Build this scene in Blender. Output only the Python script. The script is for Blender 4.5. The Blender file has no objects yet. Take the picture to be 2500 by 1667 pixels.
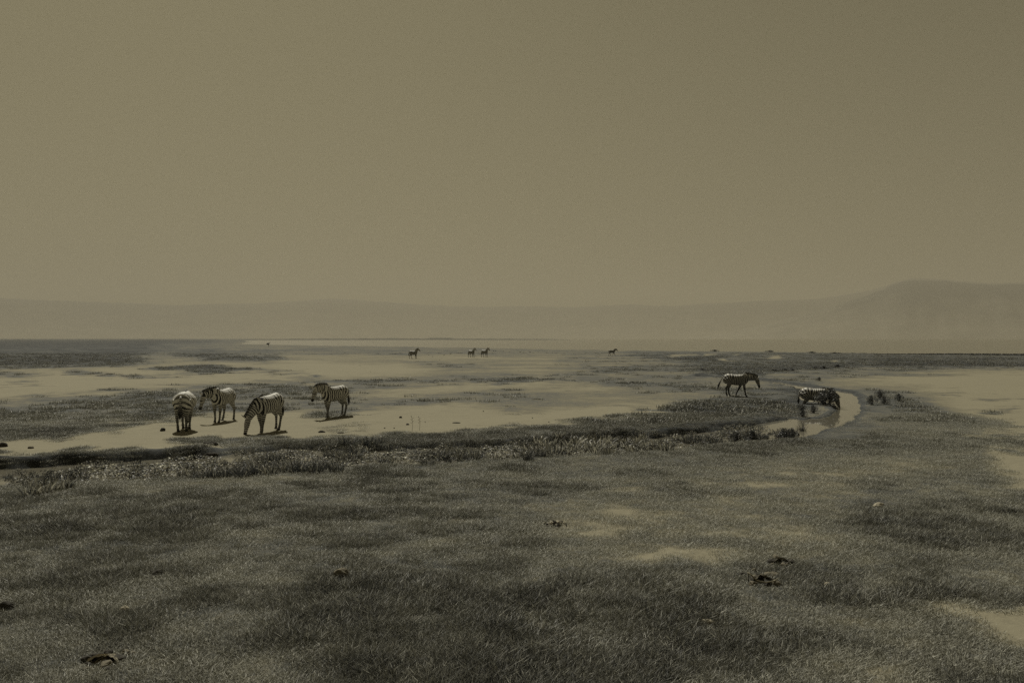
import bpy, bmesh, math, random
import numpy as np
from mathutils import Vector, Matrix

R = math.radians
rng = np.random.default_rng(11)
random.seed(11)
sc = bpy.context.scene
C = sc.collection

# ------------------------------------------------------------------ camera
F = 1944.0          # focal length in pixels of the 2500 px wide photograph
HZ = 826.0          # row of the horizon
CAMH = 3.2          # eye height (roof hatch of a vehicle)
cam_d = bpy.data.cameras.new('camera')
cam = bpy.data.objects.new('camera', cam_d)
C.objects.link(cam)
cam_d.sensor_width = 36.0
cam_d.lens = F / 2500.0 * 36.0
cam_d.clip_start = 0.1
cam_d.clip_end = 60000
cam.location = (0, 0, CAMH)
cam.rotation_euler = (R(90) - math.atan((833.5 - HZ) / F), 0, 0)
sc.camera = cam

# ------------------------------------------------------------------ light
SUN_EL = R(50)
SUN_AZ = R(-24)     # measured from +Y (view direction), negative = left
sdir = Vector((math.sin(SUN_AZ) * math.cos(SUN_EL), math.cos(SUN_AZ) * math.cos(SUN_EL), math.sin(SUN_EL)))
world = bpy.data.worlds.new('World')
sc.world = world
world.use_nodes = True
wn = world.node_tree.nodes
wl = world.node_tree.links
wn.clear()
sky = wn.new('ShaderNodeTexSky')
sky.sky_type = 'NISHITA'
sky.sun_disc = False
sky.sun_elevation = SUN_EL
sky.sun_rotation = SUN_AZ
sky.dust_density = 5.0
sky.air_density = 1.0
bw = wn.new('ShaderNodeRGBToBW')
pw = wn.new('ShaderNodeMath'); pw.operation = 'POWER'; pw.inputs[1].default_value = 0.36
tint = wn.new('ShaderNodeVectorMath'); tint.operation = 'MULTIPLY'
tint.inputs[1].default_value = (1.0, 0.870, 0.510)
tcw = wn.new('ShaderNodeTexCoord'); sx = wn.new('ShaderNodeSeparateXYZ')
fall = wn.new('ShaderNodeMapRange'); fall.inputs[1].default_value = 0.0; fall.inputs[2].default_value = 1.0
fall.inputs[3].default_value = 1.0; fall.inputs[4].default_value = 0.30      # the dusty sky darkens evenly towards the zenith
wl.new(tcw.outputs['Generated'], sx.inputs[0]); wl.new(sx.outputs['Z'], fall.inputs[0])
mulz = wn.new('ShaderNodeMath'); mulz.operation = 'MULTIPLY'
bg = wn.new('ShaderNodeBackground'); bg.inputs['Strength'].default_value = 0.112
wo = wn.new('ShaderNodeOutputWorld')
wl.new(sky.outputs[0], bw.inputs[0]); wl.new(bw.outputs[0], pw.inputs[0])
wl.new(pw.outputs[0], mulz.inputs[0]); wl.new(fall.outputs[0], mulz.inputs[1]); wl.new(mulz.outputs[0], tint.inputs[0]); wl.new(tint.outputs[0], bg.inputs[0]); wl.new(bg.outputs[0], wo.inputs[0])

sun_d = bpy.data.lights.new('sun', 'SUN')
sun_d.energy = 4.5
sun_d.angle = R(0.6)
sun_d.color = (1.0, 0.95, 0.80)
sun = bpy.data.objects.new('sun', sun_d)
C.objects.link(sun)
sun.rotation_euler = sdir.to_track_quat('Z', 'Y').to_euler()
sun.location = (0, 0, 60)

sc.view_settings.view_transform = 'Standard'
sc.view_settings.look = 'None'
sc.view_settings.exposure = 0.0
sc.view_settings.gamma = 1.0
sc.view_settings.use_curve_mapping = False
sc.render.engine = 'CYCLES'
sc.cycles.use_denoising = False
sc.cycles.max_bounces = 6
sc.cycles.transparent_max_bounces = 8
sc.cycles.volume_bounces = 1

# ------------------------------------------------------------------ helpers
def g(u, v, z=0.0):
    """ground point seen at photograph pixel (u, v)"""
    Y = (CAMH - z) * F / max(v - HZ, 0.5)
    return Vector(((u - 1250.0) * Y / F, Y, z))

def ease(x, a, b):
    t = np.clip((x - a) / (b - a), 0, 1)
    return t * t * (3 - 2 * t)

def vnoise(x, y, seed=0):
    xi = np.floor(x).astype(np.int64); yi = np.floor(y).astype(np.int64)
    fx = x - xi; fy = y - yi
    fx = fx * fx * (3 - 2 * fx); fy = fy * fy * (3 - 2 * fy)
    def h(a, b):
        n = (a * 374761393 + b * 668265263 + seed * 1442695041) & 0xffffffff
        n = ((n ^ (n >> 13)) * 1274126177) & 0xffffffff
        return ((n ^ (n >> 16)) & 0xffff) / 65535.0
    a = h(xi, yi); b = h(xi + 1, yi); c = h(xi, yi + 1); d = h(xi + 1, yi + 1)
    return (a * (1 - fx) + b * fx) * (1 - fy) + (c * (1 - fx) + d * fx) * fy

def fbm(x, y, octv=4, seed=0, gain=0.5):
    s = 0; a = 1; n = 0
    for i in range(octv):
        s = s + a * vnoise(x * 2 ** i + 17.3 * i, y * 2 ** i - 9.1 * i, seed + i)
        n += a; a *= gain
    return s / n

def sdist(px, py, poly):
    """signed distance to a polygon, positive inside"""
    d = np.full(px.shape, 1e18); inside = np.zeros(px.shape, bool)
    n = len(poly)
    for i in range(n):
        x0, y0 = poly[i]; x1, y1 = poly[(i + 1) % n]
        ex, ey = x1 - x0, y1 - y0
        wx, wy = px - x0, py - y0
        t = np.clip((wx * ex + wy * ey) / (ex * ex + ey * ey + 1e-12), 0, 1)
        d = np.minimum(d, (wx - ex * t) ** 2 + (wy - ey * t) ** 2)
        if y0 != y1:
            c = ((y0 > py) != (y1 > py)) & (px < (x1 - x0) * (py - y0) / (y1 - y0) + x0)
            inside ^= c
    return np.where(inside, 1, -1) * np.sqrt(d)

def tag(o, label=None, cat=None, group=None, kind=None):
    if label: o['label'] = label
    if cat: o['category'] = cat
    if group: o['group'] = group
    if kind: o['kind'] = kind
    return o

def meshobj(name, verts, faces, m, parent=None, smooth=False):
    me = bpy.data.meshes.new(name)
    if isinstance(verts, np.ndarray): verts = verts.tolist()
    me.from_pydata(verts, [], faces)
    if m: me.materials.append(m)
    if smooth: me.shade_smooth()
    o = bpy.data.objects.new(name, me)
    C.objects.link(o)
    if parent: o.parent = parent
    return o

def grid_mesh(name, P, m, smooth=True):
    """P: rows x cols x 3 array -> mesh object (fast path)"""
    nr, nc = P.shape[:2]
    idx = np.arange(nr * nc).reshape(nr, nc)
    q = np.stack([idx[:-1, :-1], idx[:-1, 1:], idx[1:, 1:], idx[1:, :-1]], -1).reshape(-1, 4)
    me = bpy.data.meshes.new(name)
    me.vertices.add(nr * nc)
    me.vertices.foreach_set('co', P.reshape(-1).astype(np.float32))
    me.loops.add(q.size)
    me.loops.foreach_set('vertex_index', q.reshape(-1).astype(np.int32))
    me.polygons.add(len(q))
    me.polygons.foreach_set('loop_start', np.arange(0, q.size, 4, dtype=np.int32))
    me.polygons.foreach_set('loop_total', np.full(len(q), 4, dtype=np.int32))
    me.update(calc_edges=True)
    if smooth: me.shade_smooth()
    me.materials.append(m)
    o = bpy.data.objects.new(name, me)
    C.objects.link(o)
    return o

def mat(name, col, rough=0.9, noise=0.0, scale=8.0, spec=0.2):
    m = bpy.data.materials.new(name); m.use_nodes = True
    nt = m.node_tree; b = nt.nodes['Principled BSDF']
    b.inputs['Roughness'].default_value = rough
    b.inputs['Specular IOR Level'].default_value = spec
    b.inputs['Base Color'].default_value = (*col, 1)
    if noise:
        tc = nt.nodes.new('ShaderNodeTexCoord')
        n = nt.nodes.new('ShaderNodeTexNoise'); n.inputs['Scale'].default_value = scale
        n.inputs['Detail'].default_value = 6
        r = nt.nodes.new('ShaderNodeValToRGB')
        r.color_ramp.elements[0].position = 0.3; r.color_ramp.elements[1].position = 0.72
        r.color_ramp.elements[0].color = (*[c * (1 - noise) for c in col], 1)
        r.color_ramp.elements[1].color = (*[c * (1 + noise) for c in col], 1)
        nt.links.new(tc.outputs['Object'], n.inputs['Vector'])
        nt.links.new(n.outputs['Fac'], r.inputs['Fac']); nt.links.new(r.outputs[0], b.inputs['Base Color'])
    return m

# ------------------------------------------------------------------ materials
def ground_material():
    m = bpy.data.materials.new('ground'); m.use_nodes = True
    nt = m.node_tree; N = nt.nodes; L = nt.links; b = N['Principled BSDF']
    b.inputs['Roughness'].default_value = 0.95; b.inputs['Specular IOR Level'].default_value = 0.1
    at = N.new('ShaderNodeAttribute'); at.attribute_name = 'tone'
    geo = N.new('ShaderNodeNewGeometry')
    acc = at.outputs['Fac']
    def noise(scale, detail, rough=0.6, vec=None):
        n = N.new('ShaderNodeTexNoise'); n.inputs['Scale'].default_value = scale
        n.inputs['Detail'].default_value = detail; n.inputs['Roughness'].default_value = rough
        L.new(vec or geo.outputs['Position'], n.inputs['Vector'])
        return n.outputs['Fac']
    def math_(op, a, b_, clamp=False):
        x = N.new('ShaderNodeMath'); x.operation = op; x.use_clamp = clamp
        for i, s in enumerate((a, b_)):
            if isinstance(s, (int, float)): x.inputs[i].default_value = s
            else: L.new(s, x.inputs[i])
        return x.outputs[0]
    n1 = noise(0.12, 5); n2 = noise(1.3, 6, 0.75); n3 = noise(9.0, 5, 0.8)
    # amount of mottling: strong in the half-covered ground, weak on the bare pans
    amp = N.new('ShaderNodeValToRGB'); e = amp.color_ramp.elements
    e[0].position = 0.0; e[0].color = (0.5,) * 3 + (1,)
    e[1].position = 1.0; e[1].color = (0.42,) * 3 + (1,)
    x = amp.color_ramp.elements.new(0.5); x.color = (1.0,) * 3 + (1,)
    L.new(acc, amp.inputs['Fac'])
    s = math_('ADD', math_('MULTIPLY', math_('SUBTRACT', n1, 0.5), 0.55),
              math_('ADD', math_('MULTIPLY', math_('SUBTRACT', n2, 0.5), 1.1), math_('MULTIPLY', math_('SUBTRACT', n3, 0.5), 1.3)))
    n4 = noise(2.2, 6, 0.85)
    pits = math_('MULTIPLY', math_('SUBTRACT', n4, 0.60, True), 3.2, True)      # scattered crumbs, hoof marks and sprigs
    t = math_('SUBTRACT', math_('ADD', acc, math_('MULTIPLY', s, amp.outputs[0])), pits, True)
    cr = N.new('ShaderNodeValToRGB'); e = cr.color_ramp.elements
    e[0].position = 0.0; e[0].color = (0.026, 0.028, 0.030, 1)
    e[1].position = 1.0; e[1].color = (0.203, 0.187, 0.135, 1)
    for p, c in ((0.22, (0.056, 0.060, 0.061)), (0.45, (0.096, 0.096, 0.087)), (0.7, (0.145, 0.134, 0.098))):
        x = cr.color_ramp.elements.new(p); x.color = (*c, 1)
    L.new(t, cr.inputs['Fac']); L.new(cr.outputs[0], b.inputs['Base Color'])
    bp = N.new('ShaderNodeBump'); bp.inputs['Strength'].default_value = 0.5; bp.inputs['Distance'].default_value = 0.05
    L.new(math_('ADD', n2, math_('MULTIPLY', n3, 0.5)), bp.inputs['Height']); L.new(bp.outputs[0], b.inputs['Normal'])
    return m

def water_material(name, base, rough, bump):
    m = bpy.data.materials.new(name); m.use_nodes = True
    nt = m.node_tree; b = nt.nodes['Principled BSDF']
    b.inputs['Base Color'].default_value = (*base, 1)
    b.inputs['Roughness'].default_value = rough
    b.inputs['IOR'].default_value = 1.33
    geo = nt.nodes.new('ShaderNodeNewGeometry')
    n = nt.nodes.new('ShaderNodeTexNoise'); n.inputs['Scale'].default_value = 3.0; n.inputs['Detail'].default_value = 3
    bp = nt.nodes.new('ShaderNodeBump'); bp.inputs['Strength'].default_value = bump; bp.inputs['Distance'].default_value = 0.02
    nt.links.new(geo.outputs['Position'], n.inputs['Vector'])
    nt.links.new(n.outputs['Fac'], bp.inputs['Height']); nt.links.new(bp.outputs[0], b.inputs['Normal'])
    return m

def blade_material(name, lo, hi, instanced=True, trans=0.14):
    """grass and leaf blades: colour varies from plant to plant and follows how dry the ground is"""
    m = bpy.data.materials.new(name); m.use_nodes = True
    nt = m.node_tree; N = nt.nodes; L = nt.links
    b = N['Principled BSDF']; out = N['Material Output']
    b.inputs['Roughness'].default_value = 0.55; b.inputs['Specular IOR Level'].default_value = 0.35
    mix = N.new('ShaderNodeMix'); mix.data_type = 'RGBA'
    mix.inputs[6].default_value = (*lo, 1); mix.inputs[7].default_value = (*hi, 1)
    at = N.new('ShaderNodeAttribute'); at.attribute_name = 'shade'
    if instanced:
        ti = N.new('ShaderNodeAttribute'); ti.attribute_type = 'INSTANCER'; ti.attribute_name = 'tone'
        oi = N.new('ShaderNodeObjectInfo')
        a = N.new('ShaderNodeMath'); a.operation = 'MULTIPLY_ADD'
        L.new(oi.outputs['Random'], a.inputs[0]); a.inputs[1].default_value = 0.22; L.new(ti.outputs['Fac'], a.inputs[2])
        a2 = N.new('ShaderNodeMath'); a2.operation = 'MULTIPLY_ADD'; a2.use_clamp = True
        L.new(at.outputs['Fac'], a2.inputs[0]); a2.inputs[1].default_value = 0.55; L.new(a.outputs[0], a2.inputs[2])
        L.new(a2.outputs[0], mix.inputs[0])
    else:
        L.new(at.outputs['Fac'], mix.inputs[0])
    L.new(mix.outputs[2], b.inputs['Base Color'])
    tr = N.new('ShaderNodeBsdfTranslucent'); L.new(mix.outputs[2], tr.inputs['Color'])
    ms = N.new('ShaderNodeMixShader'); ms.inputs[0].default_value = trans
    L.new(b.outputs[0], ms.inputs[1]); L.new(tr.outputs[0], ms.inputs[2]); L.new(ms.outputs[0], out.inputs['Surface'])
    return m

def coat_material():
    m = bpy.data.materials.new('striped_coat'); m.use_nodes = True
    nt = m.node_tree; N = nt.nodes; L = nt.links; b = N['Principled BSDF']
    b.inputs['Roughness'].default_value = 0.6; b.inputs['Specular IOR Level'].default_value = 0.25
    ph = N.new('ShaderNodeAttribute'); ph.attribute_name = 'phase'
    dk = N.new('ShaderNodeAttribute'); dk.attribute_name = 'dark'
    tc = N.new('ShaderNodeTexCoord')
    n = N.new('ShaderNodeTexNoise'); n.inputs['Scale'].default_value = 4.0; n.inputs['Detail'].default_value = 2
    L.new(tc.outputs['Object'], n.inputs['Vector'])
    def M(op, a, b_=None, c=None, clamp=False):
        x = N.new('ShaderNodeMath'); x.operation = op; x.use_clamp = clamp
        for i, s in enumerate((a, b_, c)):
            if s is None: continue
            if isinstance(s, (int, float)): x.inputs[i].default_value = s
            else: L.new(s, x.inputs[i])
        return x.outputs[0]
    wob = M('MULTIPLY', M('SUBTRACT', n.outputs['Fac'], 0.5), 5.0)
    s = M('SINE', M('ADD', ph.outputs['Fac'], wob))
    f = M('MULTIPLY_ADD', s, 3.0, 0.55, True)                 # 1 = pale
    f = M('MULTIPLY', M('ADD', f, M('MAXIMUM', M('MULTIPLY', dk.outputs['Fac'], -.5), 0.0), None, True), M('SUBTRACT', 1.0, dk.outputs['Fac'], None, True))
    mix = N.new('ShaderNodeMix'); mix.data_type = 'RGBA'
    mix.inputs[6].default_value = (0.012, 0.012, 0.012, 1)
    mix.inputs[7].default_value = (0.58, 0.57, 0.53, 1)
    L.new(f, mix.inputs[0]); L.new(mix.outputs[2], b.inputs['Base Color'])
    return m

M_ground = ground_material()
M_water = water_material('muddy_water', (0.13, 0.122, 0.096), 0.03, 0.006)
M_lake = water_material('lake_water', (0.13, 0.12, 0.09), 0.22, 0.15)
M_grass = blade_material('grass_blades', (0.016, 0.019, 0.023), (0.35, 0.345, 0.285))
M_sedge = blade_material('sedge_blades', (0.015, 0.019, 0.024), (0.48, 0.46, 0.37), False, 0.3)
M_leaf = blade_material('pale_leaves', (0.012, 0.014, 0.017), (0.60, 0.58, 0.46), False, 0.3)
M_shrub = blade_material('shrub_leaves', (0.024, 0.028, 0.034), (0.17, 0.17, 0.155), False, 0.2)
M_coat = coat_material()
M_black = mat('black_hair', (0.013, 0.012, 0.012), 0.6)
M_eye = mat('eye', (0.004, 0.004, 0.004), 0.1, spec=0.6)
M_clod = mat('dark_clod', (0.045, 0.042, 0.036), 0.95, 0.5, 9)
M_earth = mat('earth_clod', (0.135, 0.122, 0.092), 0.95, 0.45, 9)
M_stone = mat('pale_stone', (0.30, 0.275, 0.21), 0.85, 0.3, 14)
def hill_material():
    m = mat('hill_slope', (0.04, 0.04, 0.038), 0.95)
    nt = m.node_tree; N = nt.nodes; L = nt.links; b = N['Principled BSDF']
    geo = N.new('ShaderNodeNewGeometry'); sx_ = N.new('ShaderNodeSeparateXYZ'); L.new(geo.outputs['Position'], sx_.inputs[0])
    n = N.new('ShaderNodeTexNoise'); n.inputs['Scale'].default_value = .004; n.inputs['Detail'].default_value = 7; n.inputs['Roughness'].default_value = .65
    L.new(geo.outputs['Position'], n.inputs['Vector'])
    a = N.new('ShaderNodeMath'); a.operation = 'MULTIPLY_ADD'; L.new(n.outputs['Fac'], a.inputs[0]); a.inputs[1].default_value = 420; L.new(sx_.outputs['Z'], a.inputs[2])
    mr = N.new('ShaderNodeMapRange'); mr.inputs[1].default_value = 180; mr.inputs[2].default_value = 560
    L.new(a.outputs[0], mr.inputs[0])
    cr = N.new('ShaderNodeValToRGB'); cr.color_ramp.elements[0].color = (.17, .158, .122, 1); cr.color_ramp.elements[1].color = (.034, .035, .034, 1)
    L.new(mr.outputs[0], cr.inputs[0]); L.new(cr.outputs[0], b.inputs['Base Color'])      # lower slopes painted paler to imitate bright haze at the hill foot
    return m
M_hill = hill_material()
M_far = mat('far_shore', (0.05, 0.05, 0.04), 0.95, 0.3, 0.02)
M_stem = mat('dry_stem', (0.16, 0.145, 0.10), 0.9)

# ------------------------------------------------------------------ ground cover map (what grows where)
# polygons in photograph pixels on the ground plane: (points, tone, softness); tone 0 = lush dark grass, 1 = bare pan
LAY = [
 ([(-900,826),(3400,826),(3400,1100),(-900,1100)], .58, 1),
 # far left grassland
 ([(-900,820),(380,820),(600,828),(520,836),(400,842),(420,855),(330,870),(380,885),(300,898),(140,903),(-900,908)], .10, 8),
 ([(380,850),(520,846),(650,852),(900,850),(1100,856),(1000,864),(800,862),(640,868),(450,862)], .38, 6),
 ([(620,846),(900,848),(1250,852),(1500,862),(1300,866),(1000,858),(700,854)], .50, 5),
 ([(-300,852),(60,856),(200,850),(260,858),(100,866),(-300,864)], .25, 6),
 # long pale pan
 ([(-900,905),(0,903),(130,901),(250,898),(430,884),(640,886),(760,880),(960,885),(1075,905),(920,920),(740,925),(600,935),(430,948),(240,962),(0,975),(-900,995)], 1.0, 6),
 ([(700,868),(1000,868),(1250,872),(1400,868),(1300,882),(1000,880),(760,878)], .88, 5),
 ([(420,862),(520,856),(610,870),(700,876),(640,883),(520,880),(440,872)], .22, 4),
 ([(340,901),(425,893),(510,889),(574,896),(680,903),(740,907),(595,909),(489,911),(425,905)], .20, 3),
 ([(150,908),(190,902),(215,906),(300,914),(500,913),(520,916),(300,920),(170,914)], .22, 3),
 ([(-900,908),(40,906),(130,916),(60,921),(-900,925)], .30, 4),
 ([(-20,938),(60,934),(135,939),(60,942)], .45, 2),
 ([(755,918),(775,915),(795,918),(775,921)], .2, 2), ([(620,929),(700,927),(740,930),(680,933)], .5, 2),
 # field behind the zebras
 ([(-900,1010),(0,978),(200,966),(330,950),(520,938),(700,934),(850,940),(980,930),(1200,915),(1500,905),(1700,915),(1650,960),(1300,972),(1000,985),(820,1010),(740,1000),(560,1012),(300,1030),(150,1068),(0,1080),(-900,1110)], .40, 7),
 ([(-900,1015),(0,985),(250,965),(400,960),(560,962),(600,990),(480,1008),(280,1028),(120,1064),(-900,1105)], .24, 10),
 ([(1120,905),(1300,893),(1420,898),(1480,912),(1320,918),(1200,915)], .75, 4),
 ([(1250,885),(1320,880),(1420,884),(1340,890)], .9, 3), ([(1160,890),(1240,888),(1200,893)], .9, 2),
 ([(850,958),(960,948),(1150,938),(1300,934),(1560,940),(1430,958),(1150,966),(950,968)], .88, 5),
 ([(1100,962),(1250,955),(1600,958),(1700,975),(1500,985),(1200,984),(1080,978)], .62, 6),
 ([(1180,930),(1260,926),(1290,934),(1230,940)], .2, 4),
 ([(1440,892),(1560,884),(1700,890),(1830,905),(1750,925),(1600,930),(1480,920)], .46, 6),
 ([(1500,940),(1700,935),(1900,945),(1750,965),(1600,965)], .48, 6),
 # sand where the zebras stand
 ([(-900,1150),(0,1087),(150,1075),(240,1050),(400,1026),(600,1008),(740,1002),(830,1012),(920,1002),(1050,988),(1150,990),(1300,1000),(1450,993),(1600,990),(1650,1000),(1500,1020),(1400,1033),(1150,1050),(1000,1056),(900,1065),(700,1073),(600,1083),(545,1100),(515,1128),(480,1125),(470,1106),(300,1104),(150,1116),(-900,1135)], 1.0, 7),
 ([(420,1062),(520,1060),(700,1068),(800,1070),(620,1084),(540,1082),(430,1074)], .35, 5),
 ([(-900,1060),(60,1040),(170,1044),(200,1058),(60,1072),(-900,1090)], .28, 7),
 ([(760,1040),(860,1034),(900,1044),(820,1050)], .86, 5),
 # bank north of the stream
 ([(560,1095),(700,1080),(900,1070),(1000,1060),(1150,1054),(1400,1040),(1500,1024),(1620,1006),(1720,975),(1800,962),(1930,972),(1960,1000),(1850,1035),(1700,1060),(1300,1085),(900,1110),(700,1110),(560,1115)], .16, 5),
 ([(520,1086),(700,1076),(860,1074),(900,1084),(700,1096),(560,1104)], .30, 5),
 ([(-900,1170),(0,1118),(150,1116),(330,1106),(480,1100),(500,1118),(350,1126),(0,1150),(-900,1200)], .17, 5),
 ([(560,1100),(700,1084),(850,1084),(1150,1072),(1300,1066),(1450,1058),(1600,1048),(1700,1038),(1800,1026),(1900,1004),(1930,1010),(1880,1024),(1700,1050),(1450,1070),(1150,1084),(850,1093),(700,1090),(560,1100)], .03, 5),
 ([(1650,985),(1800,960),(1960,940),(2000,960),(1960,1005),(1800,1020)], .18, 8),
 # right hand far grass
 ([(1560,857),(2050,858),(3400,868),(3400,905),(2400,900),(2100,900),(1900,910),(1800,925),(1720,905),(1640,884),(1540,868)], .24, 6),
 ([(2150,878),(2500,882),(3400,884),(3400,900),(2400,897),(2150,893)], .05, 5),
 ([(1720,902),(1800,894),(1900,893),(2120,884),(2100,892),(1960,900),(1850,905),(1860,916),(1760,912)], .08, 4),
 ([(1640,866),(1700,868),(1780,874),(1740,884),(1670,880)], .12, 3),
 ([(1705,864),(1735,864),(1728,868),(1708,868)], 1, 2), ([(1745,878),(1770,877),(1765,881)], 1, 1.5),
 ([(1785,864),(1800,864),(1795,867)], 1, 1.5), ([(1860,868),(1900,868),(1895,873),(1868,873)], .95, 2),
 ([(2025,878),(2045,880),(2040,884)], .95, 1.5), ([(1640,866),(1665,865),(1690,868),(1650,870)], .95, 2),
 ([(1900,905),(2100,902),(2500,903),(3400,903),(3400,925),(2200,925),(2000,922),(1950,915)], .42, 6),
 # right hand pans
 ([(2040,925),(2150,922),(2250,915),(2400,905),(3400,895),(3400,1080),(2500,1056),(2400,1042),(2300,1014),(2250,990),(2270,966),(2180,948),(2080,934)], 1.0, 8),
 ([(2280,958),(2330,955),(2352,960),(2310,963)], .3, 3), ([(2385,972),(2500,968),(2560,972),(2420,978)], .35, 3),
 ([(2370,998),(2470,992),(2492,997),(2440,1003)], .3, 3),
 ([(2100,950),(2230,952),(2300,985),(2340,1010),(2430,1040),(2380,1060),(2150,1060),(2100,1030),(2110,980)], .33, 12),
 ([(2170,1068),(2350,1062),(2560,1070),(3400,1070),(3400,1100),(2480,1100),(2320,1090)], .30, 6),
 ([(2250,1108),(2400,1096),(3400,1098),(3400,1235),(2500,1212),(2400,1190),(2330,1165),(2250,1135)], .97, 12),
 ([(2330,1062),(2500,1060),(3400,1050),(3400,1068),(2560,1070),(2420,1068)], .9, 4),
 # meadow this side of the stream
 ([(-900,1205),(0,1188),(300,1176),(600,1162),(900,1140),(1150,1130),(1450,1112),(1700,1096),(1900,1072),(2000,1052),(2080,1030),(2110,1005),(2200,1050),(2400,1110),(2420,1170),(2350,1300),(2350,2600),(-900,2600)], .36, 8),
 ([(1700,1085),(1900,1065),(2050,1040),(2180,1060),(2150,1100),(1950,1110),(1750,1120)], .22, 10),
 ([(1380,1200),(1650,1160),(1850,1130),(2100,1120),(2330,1110),(2260,1170),(2100,1200),(2090,1300),(2200,1400),(2050,1440),(1800,1370),(1560,1350),(1400,1310),(1300,1260)], .60, 28),
 ([(1560,1225),(1800,1215),(2000,1235),(2050,1290),(1900,1290),(1700,1265)], .62, 22),
 ([(1500,1340),(1600,1322),(1700,1318),(1775,1335),(1720,1350),(1600,1352)], .80, 12),
 ([(1420,1268),(1500,1262),(1490,1290),(1440,1292)], .68, 10),
 ([(2120,1200),(2300,1180),(2500,1195),(3400,1230),(3400,1440),(2560,1425),(2330,1400),(2190,1330),(2100,1260)], .20, 18),
 ([(2200,1446),(2340,1418),(2560,1442),(3400,1440),(3400,1640),(2560,1590),(2420,1560),(2280,1500)], 1.0, 16),
 ([(2000,1480),(2200,1440),(2380,1500),(2560,1610),(3400,1680),(3400,2600),(1900,2600)], .40, 25),
 ([(2160,1110),(2350,1100),(2460,1170),(2480,1240),(2560,1420),(2380,1440),(2260,1300),(2200,1210)], .50, 26),
 ([(2120,1200),(2260,1180),(2420,1200),(2480,1300),(2420,1400),(2330,1400),(2190,1330),(2100,1260)], .22, 26),
 ([(1800,1340),(1960,1330),(2100,1360),(2080,1430),(1980,1470),(1900,1450),(1790,1390)], .14, 14),
 ([(380,1480),(520,1420),(800,1392),(1000,1350),(1200,1330),(1400,1390),(1650,1380),(1750,1430),(1730,1560),(1640,1680),(1500,2600),(600,2600),(560,1640),(420,1560)], .17, 28),
 ([(-900,1260),(0,1230),(300,1210),(520,1240),(480,1300),(240,1380),(60,1400),(-900,1420)], .20, 25),
 ([(700,1240),(1000,1230),(1150,1260),(960,1310),(760,1320)], .22, 25),
 ([(1100,1190),(1380,1165),(1340,1200),(1150,1220)], .22, 12),
 ([(150,1440),(350,1400),(560,1400),(420,1470),(200,1540)], .52, 20),
 ([(1225,1485),(1300,1480),(1310,1530),(1240,1530)], .8, 8), ([(1620,1630),(1720,1640),(1750,1750),(1640,1750)], .85, 10),
 ([(1705,1500),(1760,1505),(1750,1530),(1710,1525)], .6, 6),
 ([(380,1600),(520,1590),(700,1640),(620,1800),(350,1800)], .45, 20),
]
DITCH = [(-900,1165),(0,1136),(130,1128),(250,1120),(350,1113),(470,1108),(505,1106),(560,1098),(700,1088),(850,1093),(960,1090),(1150,1084),(1300,1078),(1450,1070),(1600,1060),(1700,1050),(1800,1036),(1880,1024),(1925,1014),(1960,1019),(2000,1016),(2028,1004),(2040,990),(2020,984),(1980,982),(1952,976),(1945,962),(1955,952),(1925,942),(1880,934),(1800,926),(1700,921),
 (1700,917),(1800,919),(1900,928),(1935,934),(2000,943),(2050,950),(2085,955),(2103,966),(2108,985),(2106,1004),(2090,1022),(2070,1038),(2025,1047),(1995,1060),(1955,1068),(1880,1078),(1780,1085),(1700,1094),(1600,1102),(1450,1110),(1300,1118),(1150,1128),(1050,1135),(900,1138),(750,1150),(600,1160),(450,1168),(300,1174),(150,1180),(0,1188),(-900,1212)]
DITCH_W = [tuple(g(u, v)[:2]) for u, v in DITCH]
LAKE = [(600,831),(1000,829.5),(1350,829),(1360,826.6),(3400,826.6),(3400,868),(2300,863.5),(2050,861),(1900,858.5),(1600,856),(1450,853),(1250,850),(1000,846),(750,843),(600,839)]
WATER_Z = -0.09

def uv_of(X, Y):
    Yc = np.maximum(Y, 1.0)
    return 1250 + F * X / Yc, HZ + F * CAMH / Yc

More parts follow.
